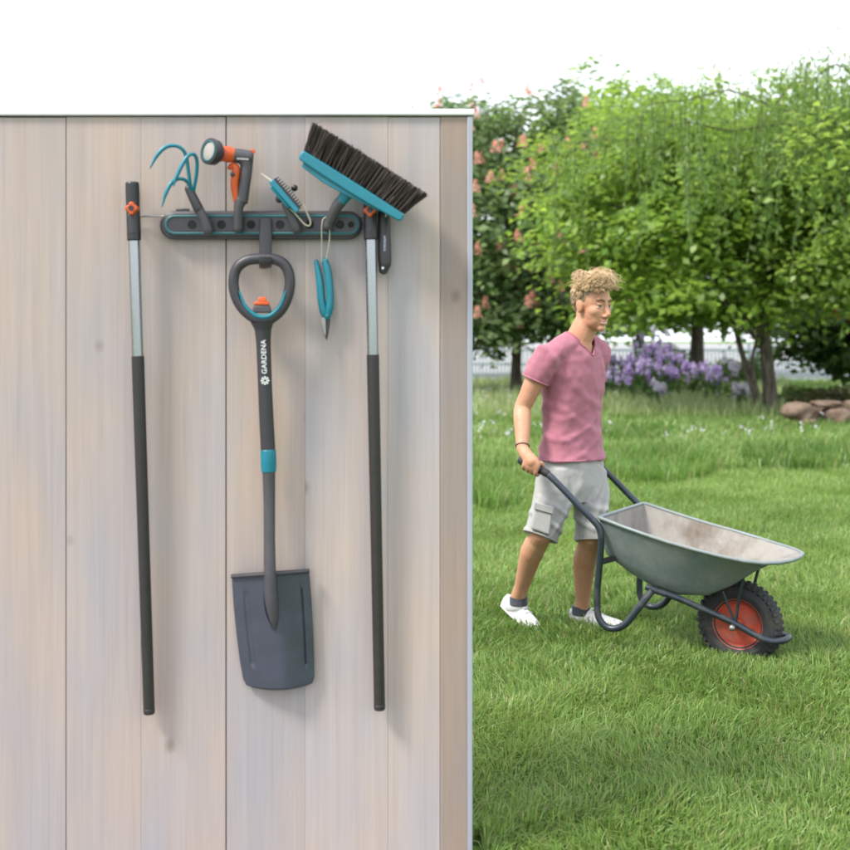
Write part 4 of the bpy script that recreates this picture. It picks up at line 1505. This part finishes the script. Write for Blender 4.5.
def blades(name, n, y0, y1, h0, h1, wd, c_dark, c_light, xa, xb, power=1.0, lean=0.5, mask=None, kindlabel=None, clump=0.5):
    u = rng.random(n)
    # density falls with distance
    y = y0 * (y1 / y0) ** (u ** power)
    x = y * (xa + (xb - xa) * rng.random(n))
    keep = np.ones(n, bool)
    if mask is not None: keep = mask(x, y)
    # nothing grows inside the wall
    keep &= ~((x < 0.16) & (y > WALL - 0.02) & (y < WALL + 0.16))
    x, y = x[keep], y[keep]; n = len(x)
    cl = nz(x, y, 2.1) * .5 + nz(x, y, 7.7, 1.0) * .5
    h = (h0 + (h1 - h0) * rng.random(n)) * (1 + clump * cl)
    h = np.clip(h, h0 * 0.5, None)
    a = rng.random(n) * 2 * math.pi
    # blades of one clump lean the same way
    a2 = nz(x, y, 3.3, 2.0) * 4 + rng.normal(size=n) * 1.1
    ln = h * lean * np.abs(rng.normal(size=n)) * 1.1
    dx, dy = np.cos(a2) * ln, np.sin(a2) * ln
    wx, wy = np.cos(a) * wd / 2, np.sin(a) * wd / 2
    sc = 0.7 + 0.6 * rng.random(n)
    if y1 > 12: sc = sc * np.clip(y / 11, 1, 3)
    wx, wy = wx * sc, wy * sc
    v = np.zeros((n, 5, 3))
    v[:, 0] = np.stack([x - wx, y - wy, np.zeros(n) - .004], 1)
    v[:, 1] = np.stack([x + wx, y + wy, np.zeros(n) - .004], 1)
    mx_, my_ = x + dx * .32, y + dy * .32
    v[:, 2] = np.stack([mx_ - wx * .8, my_ - wy * .8, h * .6], 1)
    v[:, 3] = np.stack([mx_ + wx * .8, my_ + wy * .8, h * .6], 1)
    v[:, 4] = np.stack([x + dx, y + dy, h * np.clip(1 - 0.25 * (ln / h) ** 2, .35, 1)], 1)
    i = (np.arange(n) * 5)[:, None]
    f = np.concatenate([i + np.array([[0, 1, 3]]), i + np.array([[0, 3, 2]]), i + np.array([[2, 3, 4]])], 0)
    k = np.clip(0.5 + 0.35 * nz(x, y, 1.3, 5.0) + 0.28 * rng.normal(size=n), 0, 1)[:, None]
    c = np.array(c_dark)[None] * (1 - k) + np.array(c_light)[None] * k
    dry = rng.random(n) < 0.08
    c[dry] = np.array((0.30, 0.29, 0.12)) * (0.7 + 0.5 * rng.random((dry.sum(), 1)))
    o = np_mesh(name, v.reshape(-1, 3), f, np.repeat(c, 5, axis=0), M['grass'])
    return tag(o, kind='stuff')


GD, GL = (0.088, 0.180, 0.027), (0.255, 0.375, 0.095)
blades('lawn_grass', 400000, 2.6, 14.5, 0.030, 0.085, 0.0062, GD, GL, -0.28, 0.43, power=1.0, lean=0.75, mask=lambda x, y: (x > 0.10) | (y > WALL + .25))
blades('meadow_grass', 155000, 12.5, 39, 0.07, 0.20, 0.016, (0.10, 0.195, 0.032), (0.27, 0.39, 0.115), -0.28, 0.45, power=0.9, lean=0.5, clump=0.35)
# seeding heads: paler fine stalks in the unmown strip
blades('seeding_grass', 12000, 19.5, 36, 0.18, 0.40, 0.010, (0.22, 0.31, 0.11), (0.36, 0.42, 0.20), -0.02, 0.31, power=0.8, lean=0.3)
# taller rough tufts behind the man
def tuft_mask(x, y):
    cx = (y * 0); px = 425 + F * x / y; py = HOR + EYE * F / y
    d1 = ((px - 655) / 60) ** 2 + ((py - 470) / 16) ** 2
    d2 = ((px - 490) / 30) ** 2 + ((py - 500) / 14) ** 2
    d3 = ((px - 800) / 60) ** 2 + ((py - 462) / 10) ** 2
    d4 = ((px - 600) / 80) ** 2 + ((py - 440) / 9) ** 2
    return (d1 < 1) | (d2 < 1) | (d3 < 1) | (d4 < 1)
blades('tall_grass_tufts', 60000, 9, 19, 0.10, 0.26, 0.011, (0.055, 0.140, 0.02), (0.17, 0.30, 0.055), 0.0, 0.43, power=1.0, lean=0.45, mask=tuft_mask)

# small white and pale flowers scattered through the meadow
n = 300
y = 15 * (34 / 15) ** rng.random(n); x = y * (0.02 + 0.38 * rng.random(n))
keep = (nz(x, y, 0.55) > 0.0) | (x / y < 0.1)
x, y = x[keep], y[keep]; n = len(x)
pos = np.repeat(np.stack([x, y, 0.10 + 0.22 * rng.random(n)], 1), 5, axis=0) + rng.normal(size=(n * 5, 3)) * 0.022
colf = np.tile(np.array([[0.66, 0.64, 0.70]]), (n * 5, 1))
o = leaves('white_meadow_flowers', pos, rng.normal(size=(n * 5, 3)) + np.array([[0, -.6, .8]]), np.full(n * 5, 0.040), colf, M['petal'])
tag(o, kind='stuff')


# =================================================================== TREES
def cluster_points(ells, n, shell=0.35):
    out, nor = [], []
    vols = [e[3] * e[4] * e[5] for e in ells]
    tot = sum(vols)
    for e, vv_ in zip(ells, vols):
        k = max(4, int(n * vv_ / tot))
        c = P(e[0], e[1], e[2])
        d = unit(rng.normal(size=(k, 3)))
        r = (shell + (1 - shell) * rng.random(k)) ** 0.6
        lump = 1 + 0.22 * np.sin(d[:, 0] * 5 + e[0]) * np.sin(d[:, 2] * 6 + e[1]) + 0.10 * rng.normal(size=k)
        q = d * (r * lump)[:, None] * np.array([[e[3], e[4], e[5]]])
        out.append(q + np.array([tuple(c)])); nor.append(d)
    return np.concatenate(out), np.concatenate(nor)


def tree(name, label, base, trunks, ells, ncl, per, leaf, cols, rad, bark='bark', flat=0.5, shell=0.35, blossom=None, group=None, branches=26, aspect=0.62, tr=0.16, up=1.0, zmin=0.0):
    t = thing(name, label, 'tree', base, group)
    cp, cn = cluster_points(ells, ncl, shell)
    zv = lambda q: zmin + .22 * np.sin(q[:, 0] * 1.9 + zmin * 7) + .16 * np.sin(q[:, 0] * 4.3 + q[:, 1])
    kk = cp[:, 2] > zv(cp) + rad * flat * .7
    cp, cn = cp[kk], cn[kk]
    g = G()
    tops = []
    for tk in trunks:
        pts, r0, r1 = tk
        n_ = len(pts)
        g.tube(pts, [r0 * 1.2] + [r0 + (r1 - r0) * i / (n_ - 1) for i in range(1, n_)], 10, smooth=4)
        tops.append(catmull(pts, 4))
    # limbs run from the trunk to some of the leaf clusters
    idx = rng.choice(len(cp), min(branches, len(cp)), replace=False)
    for i in idx:
        e = Vector(cp[i])
        tp = random.choice(tops)
        cand = [p for p in tp[len(tp) // 3:]]
        s = min(cand, key=lambda p: (p - e).length + max(0, p.z - e.z) * 1.5)
        mid = s.lerp(e, .5) + Vector((0, 0, 0.12 * (e - s).length))
        rb = tr * 0.30
        g.tube([s, mid, e], [rb, rb * .6, rb * .18], 6, smooth=4)
    obj('trunk', g, M[bark], t, angle=80)
    n = len(cp) * per
    ci = np.repeat(np.arange(len(cp)), per)
    offs = rng.normal(size=(n, 3)) * np.array([[rad, rad, rad * flat]])
    pos = cp[ci] + offs
    # sprays droop at the rim
    pos[:, 2] -= 0.25 * (offs[:, 0] ** 2 + offs[:, 1] ** 2) / rad
    kk = pos[:, 2] > zv(pos) - .15 + .25 * rng.random(n) ** 3 * np.sin(pos[:, 0] * 3)
    pos, ci = pos[kk], ci[kk]; n = len(pos)
    nr = np.array([[0, -0.25, up]]) + cn[ci] * 0.55 + rng.normal(size=(n, 3)) * 0.42
    size = leaf * (0.65 + 0.7 * rng.random(n))
    tone = (0.82 + 0.36 * rng.random(len(cp)))[ci][:, None]
    k = np.clip(0.5 + 0.3 * rng.normal(size=n), 0, 1)[:, None]
    c = (np.array(cols[0])[None] * (1 - k) + np.array(cols[1])[None] * k) * tone * 1.12
    leaves('crown', pos, nr, size, c, M['leaf'], t, aspect=aspect)
    if blossom:
        nb_, bc, bs, test = blossom
        m_ = np.where(test(cp))[0]
        pick = rng.choice(m_, min(nb_, len(m_)), replace=False)
        base_p = cp[pick] + cn[pick] * rad * 0.5 + np.array([[0, -rad * 1.1, rad * .15]])
        k = 80
        hz = rng.random((len(pick), k))
        spread = ((1 - hz) * bs * .26 + .03) * (.4 + .9 * rng.random((len(pick), k)))
        ang = rng.random((len(pick), k)) * 2 * np.pi
        q = np.stack([np.cos(ang) * spread, np.sin(ang) * spread, hz * bs], 2) + base_p[:, None, :]
        q = q.reshape(-1, 3)
        cc = np.array([bc]) * (0.75 + 0.5 * rng.random((len(q), 1)))
        leaves('blossoms', q, rng.normal(size=(len(q), 3)), np.full(len(q), bs * .20), cc, M['petal'], t)
    return t


def pz(px, Y):
    return Vector(((px - 425) * Y / F, Y, 0.0))


# pink flowering chestnut behind the man's back
Y1 = 28.0
tree('chestnut_tree', 'dark leaved chestnut tree with pink blossom spikes at the end of the plank wall', pz(517, Y1),
     [([pz(517, Y1), P(516, 370, Y1), P(517, 335, Y1), P(512, 280, Y1), P(505, 200, Y1)], .15, .06)],
     [(500, 285, Y1, 2.7, 2.2, 1.75), (505, 215, Y1, 2.5, 2.2, 1.9), (495, 155, Y1, 2.1, 2.0, 1.5), (555, 290, Y1 + .5, 1.5, 1.3, 1.3), (545, 200, Y1 + 1.2, 1.4, 1.3, 1.7), (500, 330, Y1, 1.7, 1.5, .55), (548, 142, Y1 + 1, 1.5, 1.4, 1.3)],
     260, 66, 0.21, ((0.060, 0.120, 0.034), (0.180, 0.260, 0.095)), 0.36, flat=.42,
     blossom=(110, (0.78, 0.42, 0.33), 0.27, lambda c: c[:, 1] < Y1 + .1), branches=30, tr=.15, zmin=P(0, 352, Y1).z)

# big bright maple in the middle: leaning stems
Y2 = 21.5
b2 = pz(771, Y2)
tree('maple_tree', 'bright green maple with several leaning stems beside the boulders', b2,
     [([b2, P(769, 380, Y2), P(765, 340, Y2), P(762, 300, Y2), P(748, 230, Y2), P(735, 160, Y2)], .14, .06),
      ([pz(762, Y2 + .1), P(752, 385, Y2 + .1), P(741, 350, Y2 + .1), P(731, 315, Y2 + .1), P(705, 250, Y2)], .075, .035),
      ([pz(766, Y2 - .1), P(758, 395, Y2 - .1), P(752, 365, Y2 - .15), P(757, 340, Y2 - .2), P(775, 290, Y2)], .05, .025)],
     [(700, 262, Y2, 2.6, 2.2, 1.15), (650, 290, Y2 - .3, 1.7, 1.5, .75), (690, 205, Y2, 2.5, 2.2, 1.25), (735, 160, Y2, 2.4, 2.2, 1.35), (690, 122, Y2 - .5, 1.8, 1.6, .75), (770, 300, Y2 + .3, 1.4, 1.2, .7), (605, 215, Y2 + .6, 1.5, 1.5, 1.3), (640, 150, Y2 + .6, 1.9, 1.7, 1.1), (720, 315, Y2, 1.3, 1.1, .35)],
     300, 66, 0.165, ((0.095, 0.190, 0.020), (0.260, 0.390, 0.060)), 0.36, bark='bark2', flat=.34, branches=36, tr=.14, up=1.25, zmin=P(0, 326, Y2).z)

# dark straight trunk behind the flowers
Y3 = 31.0
tree('lime_tree', 'shadowy tall tree on one thick straight trunk behind the purple flowers', pz(697, Y3),
     [([pz(697, Y3), P(697, 360, Y3), P(698, 310, Y3), P(700, 230, Y3), P(690, 140, Y3)], .22, .1)],
     [(690, 240, Y3, 3.4, 2.5, 2.0), (640, 300, Y3 + 1, 2.2, 2.0, 1.0), (690, 150, Y3, 3.0, 2.4, 2.0), (590, 140, Y3 + 1.5, 2.4, 2.0, 1.7), (750, 300, Y3 + 1, 1.9, 1.6, .9), (610, 230, Y3 + 1.5, 2.2, 2.0, 2.3)],
     220, 58, 0.25, ((0.070, 0.150, 0.022), (0.190, 0.300, 0.060)), 0.5, flat=.45, branches=26, tr=.18, zmin=P(0, 328, Y3).z)

# right hand light tree
Y4 = 20.0
tree('acacia_tree', 'yellow green leafy tree filling the top right corner of the garden', pz(905, Y4),
     [([pz(905, Y4), P(903, 360, Y4), P(893, 300, Y4), P(875, 230, Y4), P(850, 160, Y4)], .17, .06)],
     [(835, 235, Y4, 1.35, 1.5, 1.2), (850, 170, Y4, 1.7, 1.6, 1.2), (890, 250, Y4, 1.5, 1.5, 1.3), (815, 285, Y4 + .4, .75, .8, .5), (800, 185, Y4 + .5, 1.2, 1.2, .9), (900, 150, Y4, 1.5, 1.4, 1.1), (850, 118, Y4 - .4, 1.5, 1.3, .8), (800, 128, Y4 + .2, 1.1, 1.1, .6), (835, 150, 15.6, .75, .7, .5)],
     230, 74, 0.135, ((0.120, 0.220, 0.030), (0.280, 0.400, 0.080)), 0.30, flat=.5, branches=26, tr=.17)

# red flowering chestnut low on the right
Y5 = 24.0
tree('chestnut_tree', 'dark low hanging chestnut with a few red blossoms at the right edge', pz(868, Y5),
     [([pz(868, Y5), P(868, 380, Y5), P(866, 320, Y5), P(860, 250, Y5)], .17, .08)],
     [(838, 345, Y5, 1.1, 1.2, .55), (880, 330, Y5, 1.3, 1.3, .8), (850, 300, Y5 + .3, 1.4, 1.4, .8), (800, 335, Y5 + .4, .75, .8, .45)],
     105, 66, 0.19, ((0.035, 0.085, 0.018), (0.110, 0.190, 0.045)), 0.30, flat=.45,
     blossom=(14, (0.60, 0.10, 0.08), 0.22, lambda c: c[:, 1] < Y5 + .2), branches=16, tr=.13, zmin=P(0, 366, Y5).z)

# wood behind: separate trees
bgs = [('dark round tree furthest left behind the pink chestnut', 455, 45, 3.6, 4.2, 225, (0.030, 0.078, 0.020), (0.095, 0.170, 0.050)),
       ('pale green feathery tree behind the head of the man', 570, 41, 3.0, 4.0, 225, (0.080, 0.165, 0.040), (0.200, 0.310, 0.090)),
       ('mid green tree between the maple and the pale feathery tree', 640, 50, 4.2, 4.6, 215, (0.055, 0.125, 0.022), (0.150, 0.250, 0.050)),
       ('deep green tree behind the leaning maple stems', 760, 47, 4.0, 4.4, 215, (0.040, 0.100, 0.018), (0.115, 0.205, 0.040)),
       ('deep green tree furthest right behind the yellow green tree', 860, 44, 3.8, 4.0, 220, (0.045, 0.105, 0.018), (0.130, 0.215, 0.042))]
for lab, px, Yb, rx, rz_, py, c0, c1 in bgs:
    tree('background_tree', lab, pz(px, Yb), [([pz(px, Yb), P(px, 330, Yb), P(px + 3, 260, Yb), P(px, 180, Yb)], .24, .1)],
         [(px, py, Yb, rx, rx * .7, rz_), (px - 25, py + 75, Yb, rx * .7, rx * .6, 1.3), (px + 28, py + 70, Yb, rx * .75, rx * .6, 1.5), (px + 8, py - 60, Yb, rx * .8, rx * .6, 2.4), (px + 20, py - 105, Yb, rx * .45, rx * .45, 1.5)],
         140, 58, 0.32, (tuple(q * 1.35 for q in c0), tuple(q * 1.3 for q in c1)), 0.62, flat=.5, branches=14, group='trees behind the garden', tr=.2, zmin=P(0, 330, Yb).z)

# weeping willow whose strands hang in from above
Y6 = 17.0
wl = thing('willow_tree', 'weeping willow with thin hanging twigs along the top of the garden', 'tree', pz(930, Y6))
g = G()
tp = P(915, 120, Y6)
g.tube([pz(930, Y6), P(928, 330, Y6), P(922, 200, Y6), tp], [.24, .2, .16, .11], 10, smooth=4)
arms = []
for k, (ex, ey, yy) in enumerate([(560, 150, 17.5), (640, 112, 16.8), (700, 150, 17.8), (760, 98, 16.4), (800, 138, 17.2), (850, 92, 16.6)]):
    a = [P(920, 190 - 5 * k, Y6), P((920 + ex) / 2, ey - 22 + 9 * (k % 3), (Y6 + yy) / 2), P(ex + 20, ey - 1, yy), P(ex, ey + 6, yy)]
    a = [a[0]] + [q + Vector((random.gauss(0, .1), random.gauss(0, .15), random.gauss(0, .12))) for q in catmull(a[:3], 3)[1:]] + [a[3] - Vector((0, 0, .35))]
    n_ = len(a)
    g.tube(a, [.016 * (1 - q / n_) + .004 for q in range(n_)], 7, smooth=4)
    arms.append(catmull(a, 6))
strands = []
lp, ln_, lax, lc = [], [], [], []
for a in arms:
    for p in a[6:]:
        for j in range(34):
            c = p + Vector((random.gauss(0, .26), random.gauss(0, .3), random.gauss(.0, .24)))
            dv = Vector((random.gauss(0, .7), random.gauss(0, .7), -.9)).normalized()
            lp.append(c); lax.append(dv); ln_.append((random.gauss(0, 1), random.gauss(-.5, 1), random.gauss(.4, .4)))
            k_ = random.random()
            lc.append((0.10 + .12 * k_, 0.20 + .14 * k_, 0.03 + .04 * k_))
for a in arms:
    for k in range(26):
        p = a[random.randrange(8, len(a))] + Vector((random.gauss(0, .25), random.gauss(0, .5), random.gauss(0, .1)))
        L_ = random.uniform(.35, 1.35) if random.random() < .8 else random.uniform(1.3, 1.9)
        sway = random.gauss(0, .10)
        pts = [p + Vector((sway * (q / 5) ** 2, 0, -L_ * q / 5)) for q in range(6)]
        g.tube(pts, [.006, .005, .0045, .004, .003, .002], 4)
        m_ = int(L_ * 34)
        for j in range(m_):
            q = random.random()
            c = p + Vector((sway * q * q, 0, -L_ * q))
            dv = Vector((random.gauss(0, .45), random.gauss(0, .45), -1)).normalized()
            lp.append(c + dv * .05); lax.append(dv); ln_.append((random.gauss(0, 1), random.gauss(-.5, 1), random.gauss(0, .4)))
            k_ = random.random()
            lc.append((0.09 + .11 * k_, 0.19 + .13 * k_, 0.03 + .04 * k_))
obj('trunk', g, M['bark'], wl, angle=80)
lax = np.array([tuple(q) for q in lax])
leaves('crown', np.array([tuple(q) for q in lp]), np.array(ln_), np.full(len(lp), .115), np.array(lc), M['leaf'], wl, aspect=.20, axis=lax)


# =================================================================== FENCE
Yf = 38.0
fn = thing('fence', 'pale blue grey railing fence running behind the trees', 'fence', (4, Yf, 0))
g = G(); gr = G()
xw = np.arange(-13.0, 18.0, 0.12)
for x in xw:
    g.box(x - .022, x + .022, Yf - .01, Yf + .01, 0.10, 1.08)
obj('bars', g, M['fence'], fn, smooth=False)
for z in (0.10, 0.62, 1.08):
    gr.box(-13.2, 18.2, Yf - .03, Yf - .011, z - .035, z + .035)
obj('rail', gr, M['fence'], fn, smooth=False)
for x in np.arange(-12.4, 18.3, 2.55):
    obj('post', G().box(x - .05, x + .05, Yf + .012, Yf + .10, 0, 1.35), M['fence'], fn, bevel=.01)


# =================================================================== PURPLE FLOWERS
def flower_plant(px, Y, h, hue, label):
    h = h * 1.16
    base = pz(px, Y)
    t = thing('flowering_plant', label, 'flower', base, 'purple flowers along the far edge of the lawn')
    g = G(); lp_, heads = [], []
    ns_ = random.randint(5, 8)
    for k in range(ns_):
        a = random.uniform(0, 6.28); r = random.uniform(.05, .36)
        top = base + Vector((math.cos(a) * r, math.sin(a) * r * .7, h * random.uniform(.72, 1.05)))
        g.tube([base + Vector((math.cos(a) * r * .3, math.sin(a) * r * .3, 0)), base.lerp(top, .5) + Vector((0, 0, .03)), top], [.009, .007, .005], 5)
        for j in range(14):
            q = random.uniform(.15, .9)
            lp_.append(base.lerp(top, q) + Vector((random.gauss(0, .07), random.gauss(0, .07), 0)))
        fp = []; heads.append(fp)
        for j in range(34):
            d_ = Vector((random.gauss(0, 1), random.gauss(0, 1), random.gauss(0, 1))).normalized() * random.random() ** .5
            fp.append(top + Vector((d_.x * .075, d_.y * .075, d_.z * .13 - .04)))
    obj('stems', g, M['stem'], t)
    n = len(lp_)
    leaves('foliage', np.array([tuple(q) for q in lp_]), rng.normal(size=(n, 3)) + np.array([[0, 0, .8]]), .10 + .08 * rng.random(n), np.array([[.06, .13, .03]]) * (.7 + .9 * rng.random((n, 1))), M['leaf'], t, aspect=.35)
    for fp in heads:
      n = len(fp)
      leaves('flower_head', np.array([tuple(q) for q in fp]), rng.normal(size=(n, 3)) + np.array([[0, -.6, .5]]), .05 + .03 * rng.random(n), np.array([hue]) * (.8 + .4 * rng.random((n, 1))), M['petal'], t, aspect=.85)
    return t


lil, pal, whi = (0.44, 0.32, 0.58), (0.55, 0.46, 0.66), (0.64, 0.59, 0.68)
shared = 'lilac flowering plant standing in the dense purple bank behind the man and the trunk'
for k, (px, Y, h) in enumerate([(616, 26.5, .72), (627, 27.4, .85), (637, 26.2, .95), (646, 27, 1.12), (655, 26.4, 1.08), (663, 27.2, 1.0), (671, 26.2, .92), (680, 26.9, .86), (689, 26.1, .78), (698, 25.8, .70), (706, 26.0, .78), (714, 25.6, .66), (650, 25.4, .80), (633, 25.2, .66), (668, 25.3, .74), (642, 28.5, 1.3), (661, 28.8, 1.25), (620, 28.2, .95)]):
    flower_plant(px, Y, h, lil if k % 3 else pal, shared)
flower_plant(606, 25.5, .62, pal, 'pale lilac flowering plant nearest the chest of the man')
flower_plant(723, 25.0, .70, pal, 'pale lilac flowering plant at the right end of the purple bank')
flower_plant(737, 24.6, .86, whi, 'whitish flowering plant standing alone between the trunk and the maple')
flower_plant(747, 23.5, .42, whi, 'low whitish flowering plant close to the maple stems')
flower_plant(655, 23.6, .48, whi, 'low whitish flowering plant in front of the purple bank')


# =================================================================== BOULDERS AND SHRUBS
def boulder(px, py, Y, rx, ry, rz_, label, seed):
    r_ = random.Random(seed)
    c = P(px, py, Y)
    c.z = max(c.z, rz_ * .55)
    ph = [r_.uniform(0, 6.28) for _ in range(6)]
    g = G(); seg, rg = 26, 16
    g.ell((0, 0, 0), ((1, 0, 0), (0, 1, 0), (0, 0, 1)), seg, rg)
    vs = []
    for v in g.v:
        # chunky: push towards a rounded block
        m_ = max(abs(v.x), abs(v.y), abs(v.z)) + 1e-6
        b_ = v.lerp(v / m_ * .82, .45)
        k = 1 + .10 * math.sin(4 * v.x + ph[0]) * math.sin(4 * v.z + ph[1]) + .07 * math.sin(8 * v.y + ph[2] + 5 * v.x) + .04 * math.sin(13 * v.z + 11 * v.x + ph[3])
        b_ = b_ * k
        vs.append(c + Vector((b_.x * rx, b_.y * ry, b_.z * rz_)))
    g.v = vs
    base = Vector((c.x, c.y, 0))
    tag(obj('boulder', g, M['stone'], loc=base, angle=50), label, 'boulder', 'boulders at the right edge of the lawn')


YB = 18.6
boulder(797, 411, YB, .25, .30, .15, 'long flat boulder leftmost in the heap at the right edge', 1)
boulder(826, 404, YB + .05, .26, .22, .06, 'thin slab lying across the top of the boulder heap', 2)
boulder(836, 417, YB, .20, .28, .17, 'rounded brown boulder right of the dark gap in the heap', 3)
boulder(857, 412, YB + .1, .24, .30, .20, 'biggest boulder cut off by the right edge of the picture', 4)
boulder(806, 422, YB - .1, .17, .2, .08, 'small low boulder in front at the foot of the heap', 5)
boulder(820, 416, YB + .45, .26, .18, .17, 'dark boulder at the back of the gap in the heap', 6)


def shrub(px, Y, rx, rz_, label, c0, c1, leaf=.09, n=2600, name='shrub'):
    base = pz(px, Y)
    t = thing(name, label, 'shrub', base)
    g = G()
    for k in range(7):
        a = random.uniform(0, 6.28)
        g.tube([base, base + Vector((math.cos(a) * rx * .3, math.sin(a) * rx * .3, rz_ * .7)), base + Vector((math.cos(a) * rx * .7, math.sin(a) * rx * .6, rz_ * 1.3))], [.02, .014, .005], 5)
    obj('stems', g, M['bark'], t)
    d = unit(rng.normal(size=(n, 3))); r = (.4 + .6 * rng.random(n)) * (1 + .2 * np.sin(d[:, 0] * 6 + px) + .15 * np.sin(d[:, 2] * 9))
    pos = d * r[:, None] * np.array([[rx, rx * .8, rz_]]) + np.array([[base.x, base.y, rz_ * .9]])
    pos[:, 2] = np.abs(pos[:, 2]) + .03
    k = rng.random((n, 1))
    leaves('foliage', pos, d * .6 + rng.normal(size=(n, 3)) * .5 + np.array([[0, 0, .7]]), leaf * (.7 + .6 * rng.random(n)), np.array([c0]) * (1 - k) + np.array([c1]) * k, M['leaf'], t)


shrub(808, 23.5, .75, .22, 'low spreading green shrub behind the boulder heap', (.05, .11, .02), (.16, .25, .05))
shrub(842, 21.5, .8, .26, 'brownish low shrub right above the biggest boulder', (.07, .075, .025), (.17, .17, .06))
shrub(668, 34.5, 1.0, .62, 'dark bush growing behind the purple flowers', (.035, .08, .02), (.10, .16, .05), .13)
shrub(740, 34.0, .9, .42, 'round green bush between the thick trunk and the maple', (.06, .13, .025), (.17, .27, .06), .12)
